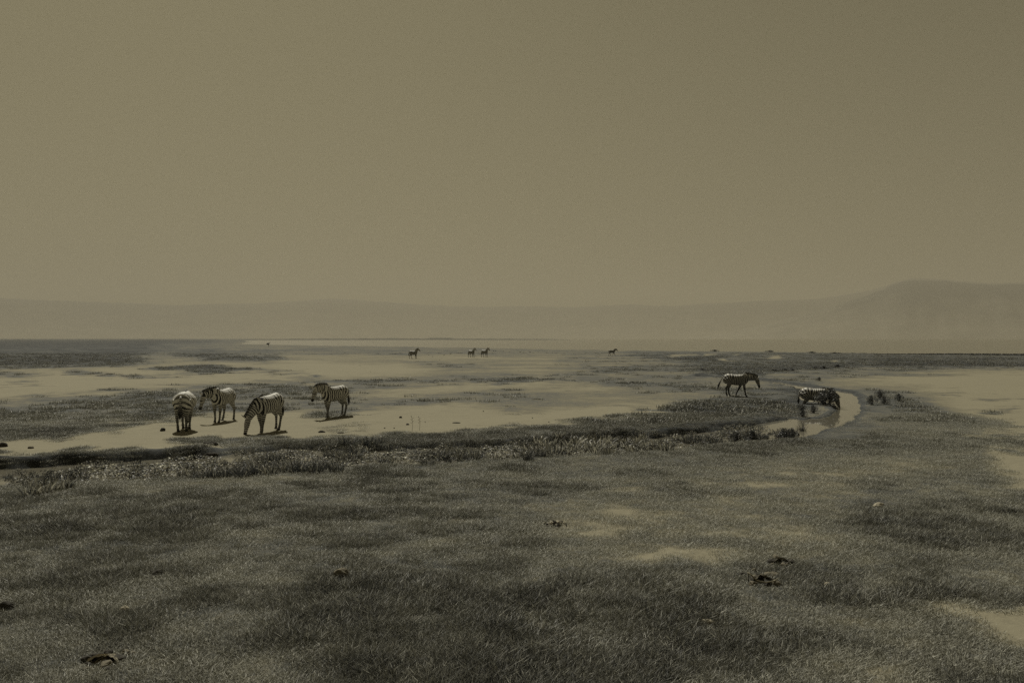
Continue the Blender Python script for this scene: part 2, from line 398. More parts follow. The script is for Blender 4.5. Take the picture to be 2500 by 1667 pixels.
def tone_at(X, Y):
    u, v = uv_of(X, Y)
    k = np.clip((v - HZ) / 300.0, 0.012, 1.5)
    nu = (fbm(X / 3.1 + 3, Y / 3.1, 4, 5) - .5) + .5 * (fbm(X / .8, Y / .8, 3, 6) - .5); nv = (fbm(X / 2.6 - 8, Y / 2.6 + 5, 4, 9) - .5) + .5 * (fbm(X / .7, Y / .7, 3, 7) - .5)
    fu = (fbm(u / 60, v / 9, 3, 21) - .5)
    far = ease(k, 0.30, 0.12)
    uu = u + nu * 60 * (1 - far) + fu * 90 * far
    vv = v + nv * 70 * k * (1 - far) + (fbm(u / 90 + 4, v / 5, 3, 31) - .5) * 9 * far
    t = np.full(X.shape, .34)
    front = Y > 4.0
    for poly, tone, soft in LAY:
        s = 1.0 + 4.0 * np.clip(1 - k / 0.9, 0, 1)           # foreshortening: the far edges are sharper in v
        P = [(a, b * 3.0) for a, b in poly]
        d = sdist(uu, vv * 3.0, P)
        w = soft * (3.0 + 2.6 * (k.min() < 9) * ease(k, .95, .5))
        a = ease(d, -w, w) * front
        t = t * (1 - a) + tone * a
    mid = ease(v, 1100, 1060) * ease(v, 832, 850) * ease(t, 1.02, .8)
    t = np.clip(t + (fbm(X / 6.5, Y / 5.0, 6, 501, .72) - .5) * 1.0 * mid, .03, 1)
    fine = (fbm(X / 1.1 + 9, Y / .7, 4, 301, .65) - .5) * .95 + (fbm(X / .3, Y / .22, 2, 305) - .5) * .35
    md = ease(v, 1090, 1180) * ease(t, .95, .7)
    t = np.clip(t + fine * md + .04 * md, .03, 1)
    back = ~front | (np.abs(X) > 1.6 * np.maximum(Y, 0.1))
    tb = np.clip(.15 + .9 * (fbm(X / 9, Y / 9, 4, 77) - .25), .1, .9)
    return np.where(back, tb, t)

def height_at(X, Y):
    r = np.hypot(X, Y)
    near = np.clip(1 - r / 90.0, 0, 1)
    h = (fbm(X / 1.7, Y / 1.7, 3, 40) - .5) * .10 * near + (fbm(X / .40, Y / .40, 3, 50) - .5) * .075 * np.clip(1 - r / 45, 0, 1)
    h += (fbm(X / 7, Y / 7, 2, 60) - .5) * .12 * near
    wob = (fbm(X / .8, Y / .8, 3, 70) - .5) * .5
    d = np.full(X.shape, -50.0)
    sel = (Y > 14) & (Y < 80) & (r < 110)
    d[sel] = sdist(X[sel], Y[sel], DITCH_W) + wob[sel]
    bank = ease(d, -0.10, 0.22 + .35 * vnoise(X / 1.3, Y / 1.3, 33))
    bed = -0.21 + (fbm(X / .9, Y / .9, 3, 90) - .5) * .12
    h = h * (1 - bank) + bed * bank
    h = h - .09 * ease(np.hypot((X - 12.6) / 2.6, (Y - 35) / 5.0), 1.0, .6) * (1 - bank)
    u, v = uv_of(X, Y)
    vc = np.interp(u, [-900, 0, 300, 600, 900, 1150, 1450, 1700, 1900, 2100], [1190, 1162, 1145, 1128, 1114, 1107, 1090, 1072, 1045, 985])
    north = ease(v - vc, 2, -4) * np.interp(u, [0, 500, 540, 1300, 1450, 1800, 1900], [1, 1, .15, .35, 1, 1, .1])
    lip = ease(d, -1.8, -0.10) * (1 - bank) * (0.03 + 0.17 * north * (.3 + vnoise(X / .9, Y / .9, 61)))
    h = h + lip
    ld = np.full(X.shape, -50.0)
    sel = (Y > 120)
    ld[sel] = sdist(u[sel] + (fbm(u[sel] / 50, v[sel] / 3, 3, 12) - .5) * 60, v[sel] * 4 + (fbm(u[sel] / 70, v[sel], 3, 15) - .5) * 6, [(a, b * 4) for a, b in LAKE])
    h = h - 0.5 * ease(ld, -1.0, 1.0)
    return h, d

# ------------------------------------------------------------------ ground sheet
th_front = np.linspace(-38, 38, 760)
th = np.concatenate([np.linspace(-180, -39, 72), th_front, np.linspace(39, 180, 72)])
vv = np.concatenate([np.arange(826.35, 832, .35), np.arange(832, 870, .7), np.arange(870, 1000, 1.15), np.arange(1000, 1200, 1.0), np.arange(1200, 1500, 2.2), np.arange(1500, 1800, 4), [1950, 2200, 2600, 3300, 5000, 9000, 30000]])
rr = CAMH * F / (vv - HZ)
rr = np.concatenate([[12400.0], rr[rr < 12300]])
TH, RR = np.meshgrid(np.radians(th), rr)
# in the frontal fan use constant Y rows, further round turn to circles
Yd = 1.0 / np.where(np.abs(TH) < R(50), np.cos(TH), math.cos(R(50)))
Yd = np.where(RR > 9000, 1.0, Yd)
X = np.sin(TH) * RR * Yd; Y = np.cos(TH) * RR * Yd
Hh, Dd = height_at(X, Y)
ground = grid_mesh('ground', np.stack([X, Y, Hh], -1), M_ground)
tone = tone_at(X, Y)
tone = np.where(Dd > -0.05, np.minimum(tone, .12), tone)           # wet dark mud in the ditch and its cut banks
tone = np.where((Dd > -0.25) & (Dd <= -0.05), np.minimum(tone, .25), tone)
a = ground.data.attributes.new('tone', 'FLOAT', 'POINT')
a.data.foreach_set('value', tone.reshape(-1).astype(np.float32))
tag(ground, kind='structure', label='flat crater floor of grass, sand and bare pans')

# stream water: a sheet a little wider than the ditch, the ground closes over its edges
xs = np.array([p[0] for p in DITCH_W]); ys = np.array([p[1] for p in DITCH_W])
stream = meshobj('stream_water', [(xs.min() - 1, 13.5, WATER_Z), (34, 13.5, WATER_Z), (34, 75, WATER_Z), (xs.min() - 1, 75, WATER_Z)], [(0, 1, 2, 3)], M_water)
tag(stream, kind='structure', label='narrow winding stream of still pale water')
lk = []
for a_ in np.linspace(-75, 75, 60):
    lk.append((math.sin(R(a_)), math.cos(R(a_))))
v_ = [(x * 140, y * 140, -0.22) for x, y in lk] + [(x * 9500, y * 9500, -0.22) for x, y in lk]
f_ = [(i, i + 1, 61 + i, 60 + i) for i in range(59)]
lake = meshobj('lake_water', v_, f_, M_lake)
tag(lake, kind='structure', label='pale shallow lake stretching to the foot of the hills')

# ------------------------------------------------------------------ hills (crater rim)
prof = [(-400,716),(0,726),(106,733),(213,736),(425,744),(585,741),(744,733),(818,728),(904,734),(1042,744),(1170,749),(1275,746),(1382,750),(1540,742),(1637,747),(1722,741),(1860,734),(1966,731),(2040,723),(2115,710),(2158,698),(2190,686),(2222,679),(2285,681),(2340,684),(2402,691),(2500,689),(2700,672),(2900,690)]
def rim(theta):
    u = 1250 + F * np.tan(np.clip(theta, -R(50), R(50)))
    px = HZ - np.interp(u, [p[0] for p in prof], [p[1] for p in prof])
    side = np.abs(theta) > R(39)
    w = ease(np.abs(theta), R(36), R(50))
    return px * (1 - w) + (105 + 60 * (fbm(theta * 5, theta * 0 + 3, 3, 4) - .5)) * w
def hill_range(name, r0, r1, th0, th1, n, m_, lo, seed, label, off=0, envf=None):
    t_ = np.radians(np.linspace(th0, th1, n)); s_ = np.linspace(0, 1, m_)
    T, S = np.meshgrid(t_, s_)
    Rr = r0 + (r1 - r0) * S
    gul = fbm(T * 55 + S * 2, S * 2.5, 4, seed)
    env = np.sin(np.clip(S * 1.25, 0, 1) * math.pi / 2) ** 0.9
    env = env * (1 - (1 - env) * 0.5 * gul) - ease(S, .82, 1.0) * .3
    px = rim(T) + off + (fbm(T * 90, T * 0, 3, seed + 3) - .5) * 3.5
    if envf is not None: px = px * envf(T)
    Z = px / F * Rr * np.cos(T * (np.abs(T) < R(50))) ** 0 * env
    # the profile rows are measured along the view axis
    dist = Rr / np.where(np.abs(T) < R(50), np.cos(T), math.cos(R(50)))
    dist = Rr
    Z = px / F * (Rr * np.where(np.abs(T) < R(50), np.cos(T), math.cos(R(50)))) * env
    o = grid_mesh(name, np.stack([np.sin(T) * Rr, np.cos(T) * Rr, Z - 8 * (1 - env)], -1), M_hill)
    tag(o, kind='structure', label=label)
    return o
hill_range('hills', 8600, 11500, -180, 180, 900, 26, 0, 5, 'hazy crater rim all along the horizon')
hill_range('near_hill', 6200, 8000, 11, 44, 160, 24, 0, 15, 'darker flat topped hill at the right of the horizon', off=-1,
           envf=lambda T: ease(np.degrees(T), 11, 26.5) * (1 - ease(np.degrees(T), 40, 44)) * .985)

# far spit of land across the lake
def spit(name, pts, Yd_, depth, label):
    V = []; Fc = []
    n = len(pts)
    for j, (k, hh) in enumerate(((0, 0), (.25, .8), (.5, 1), (.8, .7), (1, 0))):
        for (u, top) in pts:
            hgt = (top / F) * Yd_
            V.append(((u - 1250) / F * (Yd_ + k * depth), Yd_ + k * depth, -0.6 + (hgt + .6) * hh))
    for j in range(4):
        for i in range(n - 1):
            Fc.append((j * n + i, j * n + i + 1, (j + 1) * n + i + 1, (j + 1) * n + i))
    o = meshobj(name, V, Fc, M_far, smooth=True)
    return tag(o, kind='structure', label=label)
rs = random.Random(4)
spit('far_shore', [(u, max(0.3, 3.3 * math.sin(max(0, min(1, (u - 560) / 800)) * math.pi) ** .5 + rs.uniform(-.5, .6) + (1.6 if 1040 < u < 1110 else 0) + (.9 if 940 < u < 980 else 0))) for u in range(560, 1400, 10)], 1750, 160, 'thin dark strip of land beyond the lake')

# ------------------------------------------------------------------ haze
hv = [(-12600, -12600, -1.7), (12600, -12600, -1.7), (12600, 12600, -1.7), (-12600, 12600, -1.7)]
hv += [(x, y, 700.0) for x, y, z in hv]
M_haze = bpy.data.materials.new('haze'); M_haze.use_nodes = True
nt = M_haze.node_tree; nt.nodes.remove(nt.nodes['Principled BSDF'])
pv = nt.nodes.new('ShaderNodeVolumePrincipled')
pv.inputs['Color'].default_value = (0.495, 0.463, 0.378, 1)
pv.inputs['Density'].default_value = 0.00015
pv.inputs['Anisotropy'].default_value = 0.12
nt.links.new(pv.outputs[0], nt.nodes['Material Output'].inputs['Volume'])
haze = meshobj('haze', hv, [(0, 3, 2, 1), (4, 5, 6, 7), (0, 1, 5, 4), (1, 2, 6, 5), (2, 3, 7, 6), (3, 0, 4, 7)], M_haze)
tag(haze, kind='stuff', label='thin dusty haze over the whole plain')

# ------------------------------------------------------------------ grass
def ribbon(V, Fc, S, base, ang, h, w, lean, segs=2, curl=0.5, shade=0.5):
    """one tapering blade"""
    dx, dy = math.cos(ang), math.sin(ang)
    sx, sy = -dy, dx
    tw = random.uniform(-1, 1)
    sx, sy = sx * math.cos(tw) + dx * math.sin(tw), sy * math.cos(tw) + dy * math.sin(tw)
    i0 = len(V)
    for k in range(segs + 1):
        t = k / segs
        out = lean * h * (t * (1 - curl) + curl * t * t)
        z = h * (t - 0.35 * lean * curl * t * t * t)
        cx, cy, cz = base[0] + dx * out, base[1] + dy * out, base[2] + z
        if k < segs:
            ww = w * (1 - t ** 2 * 0.7) * .5
            V += [(cx - sx * ww, cy - sy * ww, cz), (cx + sx * ww, cy + sy * ww, cz)]
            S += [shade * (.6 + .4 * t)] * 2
        else:
            V.append((cx, cy, cz)); S.append(shade)
    for k in range(segs - 1):
        a_ = i0 + 2 * k
        Fc.append((a_, a_ + 1, a_ + 3, a_ + 2))
    a_ = i0 + 2 * (segs - 1)
    Fc.append((a_, a_ + 1, i0 + 2 * segs))

def shade_mesh(name, V, Fc, S, m):
    me = bpy.data.meshes.new(name)
    me.from_pydata(V, [], Fc)
    at = me.attributes.new('shade', 'FLOAT', 'POINT')
    at.data.foreach_set('value', np.array(S, np.float32))
    me.materials.append(m)
    return me

def tuft_mesh(seed, n, rad, hmean, width, lean):
    random.seed(seed)
    V, Fc, S = [], [], []
    for i in range(n):
        r = rad * math.sqrt(random.random()); a_ = random.uniform(0, 6.283)
        h = hmean * random.uniform(.45, 1.35)
        ribbon(V, Fc, S, (r * math.cos(a_), r * math.sin(a_), -.01), random.uniform(0, 6.283), h, width * random.uniform(.7, 1.3),
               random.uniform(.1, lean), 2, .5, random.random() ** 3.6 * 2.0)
    return shade_mesh('grass_tuft', V, Fc, S, M_grass)

def scatter(name, pts, tufts, label):
    """pts: array (n, 3+4) x y z rot scale idx tone -> one 'stuff' object that instances tuft meshes"""
    me = bpy.data.meshes.new(name)
    me.vertices.add(len(pts))
    me.vertices.foreach_set('co', pts[:, :3].astype(np.float32).reshape(-1))
    for nm, col in (('rz', 3), ('sc', 4), ('tone', 6)):
        at = me.attributes.new(nm, 'FLOAT', 'POINT'); at.data.foreach_set('value', pts[:, col].astype(np.float32))
    at = me.attributes.new('idx', 'INT', 'POINT'); at.data.foreach_set('value', pts[:, 5].astype(np.int32))
    o = bpy.data.objects.new(name, me); C.objects.link(o)
    ng = bpy.data.node_groups.new(name, 'GeometryNodeTree')
    ng.interface.new_socket('Geometry', in_out='INPUT', socket_type='NodeSocketGeometry')
    ng.interface.new_socket('Geometry', in_out='OUTPUT', socket_type='NodeSocketGeometry')
    N = ng.nodes; L = ng.links
    gi = N.new('NodeGroupInput'); go = N.new('NodeGroupOutput')
    iop = N.new('GeometryNodeInstanceOnPoints')
    join = N.new('GeometryNodeJoinGeometry')
    for t in reversed(tufts):
        src = bpy.data.objects.new('tuft_source', t)
        oi = N.new('GeometryNodeObjectInfo'); oi.inputs['Object'].default_value = src
        oi.inputs['As Instance'].default_value = True
        L.new(oi.outputs['Geometry'], join.inputs[0])
    def named(nm, ty='FLOAT'):
        n = N.new('GeometryNodeInputNamedAttribute'); n.data_type = ty; n.inputs['Name'].default_value = nm
        return n.outputs['Attribute']
    cx = N.new('ShaderNodeCombineXYZ'); L.new(named('rz'), cx.inputs['Z'])
    cs = N.new('ShaderNodeCombineXYZ')
    sc_ = named('sc')
    for k in 'XYZ': L.new(sc_, cs.inputs[k])
    iop.inputs['Pick Instance'].default_value = True
    L.new(gi.outputs[0], iop.inputs['Points']); L.new(join.outputs[0], iop.inputs['Instance'])
    L.new(named('idx', 'INT'), iop.inputs['Instance Index'])
    L.new(cx.outputs[0], iop.inputs['Rotation']); L.new(cs.outputs[0], iop.inputs['Scale'])
    L.new(iop.outputs[0], go.inputs[0])
    md = o.modifiers.new('scatter', 'NODES'); md.node_group = ng
    return tag(o, label, 'grass', kind='stuff')

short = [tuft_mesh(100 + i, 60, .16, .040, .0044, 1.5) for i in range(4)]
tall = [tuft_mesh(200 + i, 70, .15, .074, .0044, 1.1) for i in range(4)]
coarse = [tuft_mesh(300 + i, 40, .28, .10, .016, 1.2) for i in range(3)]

def wedge(n, y0, y1, power):
    """points over the seen ground, density falling as Y**-power"""
    q = rng.random(n)
    e = 2 - power
    Yp = (y0 ** e + q * (y1 ** e - y0 ** e)) ** (1 / e)
    Xp = (rng.random(n) * 2 - 1) * (.72 * Yp + 1.0)
    return Xp, Yp

def place_grass(name, n, y0, y1, power, tufts, pick, smin, smax, label, dmin=0.16):
    Xp, Yp = wedge(n, y0, y1, power)
    Z, D = height_at(Xp, Yp)
    T = tone_at(Xp, Yp)
    patch = fbm(Xp / 1.1, Yp / 1.1, 3, 444)
    keep = (rng.random(n) < pick(T, patch)) & (D < dmin) & (Z > -0.16)
    Xp, Yp, Z, T, patch, D = Xp[keep], Yp[keep], Z[keep], T[keep], patch[keep], D[keep]
    m = len(Xp)
    s = (smin + (smax - smin) * rng.random(m)) * (.6 + .9 * patch)
    tt = np.clip(T * 1.0 + (patch - .5) * -.6 + .05 - .10 * ease(Yp, 12, 7), 0, 1)
    low = ease(D, -2.2, -.6) * (Xp > 4) * (Yp > 25) * (Yp < 60)
    s = s * (1 - .55 * low)
    pts = np.stack([Xp, Yp, Z, rng.random(m) * 6.283, s, rng.integers(0, len(tufts), m), tt], 1)
    print(name, m)
    return scatter(name, pts, tufts, label)

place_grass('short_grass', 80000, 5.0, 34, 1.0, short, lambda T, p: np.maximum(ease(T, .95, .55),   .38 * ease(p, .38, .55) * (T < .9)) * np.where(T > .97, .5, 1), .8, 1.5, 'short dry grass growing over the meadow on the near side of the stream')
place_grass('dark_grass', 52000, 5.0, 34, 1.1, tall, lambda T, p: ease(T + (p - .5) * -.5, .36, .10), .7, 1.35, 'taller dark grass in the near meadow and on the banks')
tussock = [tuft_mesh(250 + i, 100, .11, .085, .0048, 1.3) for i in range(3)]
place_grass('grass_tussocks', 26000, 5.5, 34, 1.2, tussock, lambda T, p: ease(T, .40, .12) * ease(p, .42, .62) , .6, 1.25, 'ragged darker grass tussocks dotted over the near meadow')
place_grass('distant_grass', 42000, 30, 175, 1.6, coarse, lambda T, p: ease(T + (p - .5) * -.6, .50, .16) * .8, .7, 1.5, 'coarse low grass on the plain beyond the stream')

# ------------------------------------------------------------------ zebras
def loft(bm, secs, n=12):
    """secs: (centre, tangent, up, half height, half width)"""
    rings = []
    for c, t, up, a_, b_ in secs:
        t = t.normalized(); s = t.cross(up).normalized(); w = s.cross(t).normalized()
        rings.append([bm.verts.new(c + w * (math.sin(2 * math.pi * k / n) * a_) + s * (math.cos(2 * math.pi * k / n) * b_)) for k in range(n)])
    for r0, r1 in zip(rings, rings[1:]):
        for k in range(n):
            bm.faces.new((r0[k], r0[(k + 1) % n], r1[(k + 1) % n], r1[k]))
    bm.faces.new(list(reversed(rings[0]))); bm.faces.new(rings[-1])

def chain(pts, radii, up=Vector((0, 0, 1))):
    out = []
    for i, p in enumerate(pts):
        t = pts[min(i + 1, len(pts) - 1)] - pts[max(i - 1, 0)]
        u = up if abs(t.normalized().dot(up)) < .96 else Vector((1, 0, 0))
        a_, b_ = radii[i] if isinstance(radii[i], tuple) else (radii[i], radii[i])
        out.append((p, t, u, a_, b_))
    return out

def build_zebra(name, poll, muzzle, yaw=0.0, legs=None, voxel=.017, tail_swing=0.0, seed=0, belly=1.0, pale=1.12, tuft=.055, coat_shade=0.0):
    """local frame: x forward, y left, z up. poll, muzzle = (x, z); yaw moves them sideways."""
    root = bpy.data.objects.new(name, None); C.objects.link(root)
    V3 = Vector
    torso = [(-.70, 1.00, .07, .07), (-.665, .99, .17, .14), (-.58, .98, .25, .21), (-.44, .99, .285, .25), (-.22, .965, .285, .265 * belly), (.0, .94, .295, .285 * belly),
             (.2, .945, .295, .27 * belly), (.36, .965, .30, .235), (.50, .98, .27, .19), (.60, .985, .20, .14), (.655, .985, .11, .08)]
    tp = [V3((x, 0, z - .012)) for x, z, _, _ in torso]; tr = [(a_ * 1.045, b_ * 1.02) for _, _, a_, b_ in torso]
    pl = V3((poll[0], yaw * .7, poll[1])); mz = V3((muzzle[0], yaw, muzzle[1]))
    nb = V3((.40, 0, 1.07))
    hd = (mz - pl).normalized()
    mid = nb.lerp(pl, .5) + V3((-.02, 0, .035))
    npts = [nb, nb.lerp(mid, .5) + V3((0, 0, .012)), mid, mid.lerp(pl, .55) + V3((0, 0, .012)), pl - hd * .0]
    nr = [(.26, .17), (.225, .145), (.185, .12), (.15, .10), (.125, .09)]
    L_ = (mz - pl).length
    hp = [pl - hd * .05, pl + hd * L_ * .16, pl + hd * L_ * .38, pl + hd * L_ * .62, pl + hd * L_ * .85, pl + hd * L_ * .97, pl + hd * L_ * 1.03]
    hr = [(.075, .07), (.115, .088), (.112, .08), (.08, .06), (.066, .054), (.06, .052), (.03, .03)]
    headup = V3((0, 0, 1)) if abs(hd.z) < .9 else V3((1, 0, 0))
    legs = legs or {}
    def front(side, dx=0, bend=0, lift=0):
        P = [(.40, 1.0, .15), (.41, .80, .115), (.395, .66, .075), (.41 + bend, .43, .054), (.405 + bend * .4, .36, .040), (.41, .20, .032), (.415, .125, .040), (.44, .055, .036), (.455, .0, .052)]
        r = []
        for x, z, rad in P:
            k = max(0, (1.0 - z)) ** 1.1
            r.append((V3((x + dx * k, side * (.15 - .03 * k) if z < .95 else side * .10, z + lift * max(0, 1 - z / .6))), rad))
        return r
    def hind(side, dx=0, bend=0, lift=0):
        P = [(-.44, 1.02, .20), (-.38, .85, .18), (-.36, .72, .125), (-.46 + bend * .5, .58, .075), (-.555 + bend, .46, .052), (-.54 + bend * .6, .38, .040), (-.515, .22, .034), (-.50, .13, .042), (-.475, .06, .037), (-.46, .0, .054)]
        r = []
        for x, z, rad in P:
            k = max(0, (1.02 - z)) ** 1.1
            r.append((V3((x + dx * k, side * (.15 - .03 * k) if z < .9 else side * .11, z + lift * max(0, 1 - z / .6))), rad))
        return r
    L4 = [front(1, *legs.get('fl', ())), front(-1, *legs.get('fr', ())), hind(1, *legs.get('hl', ())), hind(-1, *legs.get('hr', ()))]
    bm = bmesh.new()
    loft(bm, chain(tp, tr), 16); loft(bm, chain(npts, nr)); loft(bm, chain(hp, hr, headup))
    for lg in L4:
        loft(bm, chain([p for p, _ in lg], [((r * 1.06, r * .88) if r > .1 else (r * 1.12, r * 1.12)) for _, r in lg], V3((1, 0, 0))), 10)
    me = bpy.data.meshes.new('raw'); bm.to_mesh(me); bm.free()
    tmp = bpy.data.objects.new('raw', me); C.objects.link(tmp)
    rm = tmp.modifiers.new('r', 'REMESH'); rm.mode = 'VOXEL'; rm.voxel_size = voxel; rm.use_smooth_shade = True
    sm = tmp.modifiers.new('s', 'SMOOTH'); sm.factor = .5; sm.iterations = 3
    dg = bpy.context.evaluated_depsgraph_get()
    body_me = bpy.data.meshes.new_from_object(tmp.evaluated_get(dg), depsgraph=dg)
    bpy.data.objects.remove(tmp)
    body_me.name = 'body'
    # stripes: a phase that runs along every limb
    n = len(body_me.vertices); co = np.empty(n * 3, np.float32); body_me.vertices.foreach_get('co', co); co = co.reshape(-1, 3).astype(float)
    def seg(pts, rads):
        best = np.full(n, 1e9); par = np.zeros(n); s0 = 0
        for i in range(len(pts) - 1):
            a_ = np.array(pts[i]); b_ = np.array(pts[i + 1]); ab = b_ - a_; ln = np.linalg.norm(ab)
            t = np.clip(((co - a_) @ ab) / (ln * ln), 0, 1)
            d = np.linalg.norm(co - (a_ + t[:, None] * ab), axis=1)
            ra = max(rads[i]) if isinstance(rads[i], tuple) else rads[i]; rb = max(rads[i + 1]) if isinstance(rads[i + 1], tuple) else rads[i + 1]
            q = d / (ra + (rb - ra) * t)
            m_ = q < best; best[m_] = q[m_]; par[m_] = s0 + t[m_] * ln
            s0 += ln
        return best, par, s0
    K = 2 * math.pi / .098
    x, z = co[:, 0], co[:, 2]
    px_, pz_ = -.14, .66
    fan = np.arctan2(np.maximum(px_ - x, 0), np.maximum(z - pz_, 1e-3))
    fan = np.where(z < pz_, math.pi / 2 + (pz_ - z) * 3.2, fan)
    ph = np.where(x > px_, K * (x - px_ - .25 * np.maximum(0, z - .9) * ease(x, .35, -.1)), -K * .38 * fan)
    q0, _, _ = seg(tp, tr)
    dark = np.zeros(n)
    qn, pn, ln_n = seg(npts, nr)
    qh, pH, ln_h = seg(hp, hr)
    base_ph = K * (.40 - px_)
    nk = (qn < q0 * 1.02) & (co @ np.array((1, 0, 0)) > .38)
    nk |= (x > .5) & (qn < q0) 
    ph = np.where(nk, base_ph + 2 * math.pi / .082 * pn, ph)
    hm = (qh < qn) & (pn > ln_n * .8)
    hm |= (qh < .9 * qn) & (qh < q0) & (qh < 1.3)
    ph = np.where(hm, base_ph + 2 * math.pi / .082 * ln_n + 2 * math.pi / .042 * pH, ph)
    dark = np.where(hm, ease(pH, ln_h * .72, ln_h * .86), dark)
    legm = (z < .70)
    hind_ = legm & (x < -.05)
    kl = 2 * math.pi / .062
    ph = np.where(legm & (z < .66), ph * 0 + np.where(hind_, -K * .38 * (math.pi / 2) - (pz_ - z) * kl, -(pz_ - z) * kl), ph)
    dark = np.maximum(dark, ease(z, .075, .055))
    dark = np.maximum(dark, .62 * ease(z, .66, .36) * (co[:, 0] < .72))  # shade on the lower legs painted into the coat
    dark = dark - .5 * ease(z, pale, pale + .12) * (x < .38)  # sunlight on the back painted in: stripes wash out to pale
    dark = dark + coat_shade * ease(z, pale + .12, pale - .1)  # painted shade: backlit animals get a darker coat below the back
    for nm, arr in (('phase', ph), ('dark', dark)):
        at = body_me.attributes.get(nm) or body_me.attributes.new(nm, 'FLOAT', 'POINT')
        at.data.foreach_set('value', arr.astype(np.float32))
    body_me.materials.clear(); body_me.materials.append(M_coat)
    body_me.shade_smooth()
    body = bpy.data.objects.new('body', body_me); C.objects.link(body); body.parent = root
    def attr(me_, phs, dks):
        for nm, arr in (('phase', phs), ('dark', dks)):
            at = me_.attributes.new(nm, 'FLOAT', 'POINT'); at.data.foreach_set('value', np.array(arr, np.float32))
    # mane: upright brush along the crest
    rnd = random.Random(seed)
    Vm, Fm, Ph = [], [], []
    seq = [V3((.22, 0, 1.245)), V3((.33, 0, 1.27))] + [npts[i] + (Vector((0, 0, 1)) - (npts[min(i + 1, 4)] - npts[i - 1]).normalized() * (npts[min(i + 1, 4)] - npts[i - 1]).normalized().z).normalized() * (nr[i][0] * .95) for i in range(1, 5)]
    seq.append(pl + V3((hd.x * .06, hd.y * .06, .10 + hd.z * .05)))
    fine = []
    for i in range(len(seq) - 1):
        for k in range(5): fine.append(seq[i].lerp(seq[i + 1], k / 5))
    fine.append(seq[-1])
    s_acc = 0
    for i, p in enumerate(fine):
        if i: s_acc += (p - fine[i - 1]).length
        t = i / (len(fine) - 1)
        tn = (fine[min(i + 1, len(fine) - 1)] - fine[max(i - 1, 0)]).normalized()
        upv = (V3((0, 0, 1)) - tn * tn.z); upv = upv.normalized() if upv.length > .1 else V3((1, 0, 0))
        hgt = .02 + .075 * math.sin(min(1, t * 1.6) * math.pi / 2) + rnd.uniform(-.012, .012)
        for w_, hh in ((-.022, -.05), (-.014, hgt), (.014, hgt), (.022, -.05)):
            Vm.append(p + V3((0, w_, 0)) + upv * hh); Ph.append(base_ph + 2 * math.pi / .082 * (s_acc - .18))
        if i:
            b0 = 4 * (i - 1)
            for k in range(4):
                Fm.append((b0 + k, b0 + (k + 1) % 4, b0 + 4 + (k + 1) % 4, b0 + 4 + k))
    Fm.append((0, 3, 2, 1)); e_ = len(Vm) - 4; Fm.append((e_, e_ + 1, e_ + 2, e_ + 3))
    mane = meshobj('mane', [tuple(v) for v in Vm], Fm, M_coat, root, True)
    attr(mane.data, Ph, [.45 if k % 4 in (0, 3) else .85 for k in range(len(Vm))])
    # tail
    bt = bmesh.new()
    tw = tail_swing
    tpts = [V3((-.655, 0, 1.13)), V3((-.72, .0, 1.08)), V3((-.75 - tw * .2, 0, .95)), V3((-.765 - tw * .5, 0, .78)), V3((-.775 - tw * .8, 0, .60)), V3((-.775 - tw, .01, .42))]
    loft(bt, chain(tpts, [.035, .03, .026, tuft * .75, tuft, .012], V3((1, 0, 0))), 8)
    tm = bpy.data.meshes.new('tail'); bt.to_mesh(tm); bt.free(); tm.materials.append(M_coat); tm.shade_smooth()
    attr(tm, [v.co.z * 110 for v in tm.vertices], [ease(v.co.z, .90, .72) for v in tm.vertices])
    tail = bpy.data.objects.new('tail', tm); C.objects.link(tail); tail.parent = root
    # ears and eyes
    side = hd.cross(V3((0, 0, 1))).normalized() if abs(hd.z) < .98 else V3((0, -1, 0))
    back = side.cross(hd).normalized()
    if back.z < 0 and back.x < 0: back = -back
    for s in (-1, 1):
        be = bmesh.new()
        b0 = pl + side * s * .055 + back * .07
        tip = b0 + (back * .9 - hd * .55 + side * s * .45).normalized() * .17
        loft(be, chain([b0, b0.lerp(tip, .35), b0.lerp(tip, .7), tip], [(.028, .02), (.042, .018), (.034, .014), (.008, .006)], side), 8)
        em = bpy.data.meshes.new('ear'); be.to_mesh(em); be.free(); em.materials.append(M_coat); em.shade_smooth()
        attr(em, [1.5] * len(em.vertices), [ease(np.float64((v.co - b0).length), .10, .15) for v in em.vertices])
        eo = bpy.data.objects.new('ear', em); C.objects.link(eo); eo.parent = root
        bb = bmesh.new(); bmesh.ops.create_icosphere(bb, subdivisions=1, radius=.02)
        ym = bpy.data.meshes.new('eye'); bb.to_mesh(ym); bb.free(); ym.materials.append(M_eye); ym.shade_smooth()
        yo = bpy.data.objects.new('eye', ym); C.objects.link(yo); yo.parent = root
        yo.location = pl + hd * L_ * .30 + side * s * .075 + back * .04
    for lg in L4:
        p = lg[-1][0]
        bh = bmesh.new()
        loft(bh, chain([p + V3((.008, 0, -.002)), p + V3((.0, 0, .05))], [.056, .044], V3((1, 0, 0))), 10)
        hm_ = bpy.data.meshes.new('hoof'); bh.to_mesh(hm_); bh.free(); hm_.materials.append(M_black); hm_.shade_smooth()
        ho = bpy.data.objects.new('hoof', hm_); C.objects.link(ho); ho.parent = root
    return root

def copy_tree(o, parent=None):
    c = o.copy(); C.objects.link(c); c.parent = parent
    for ch in list(o.children): copy_tree(ch, c)
    return c

def put(o, u, v, heading, scale=1.0, z=None):
    p = g(u, v)
    if z is None:
        z = float(height_at(np.array([p.x]), np.array([p.y]))[0][0])
    o.location = (p.x, p.y, z - .012)
    o.rotation_euler = (0, 0, heading); o.scale = (scale,) * 3

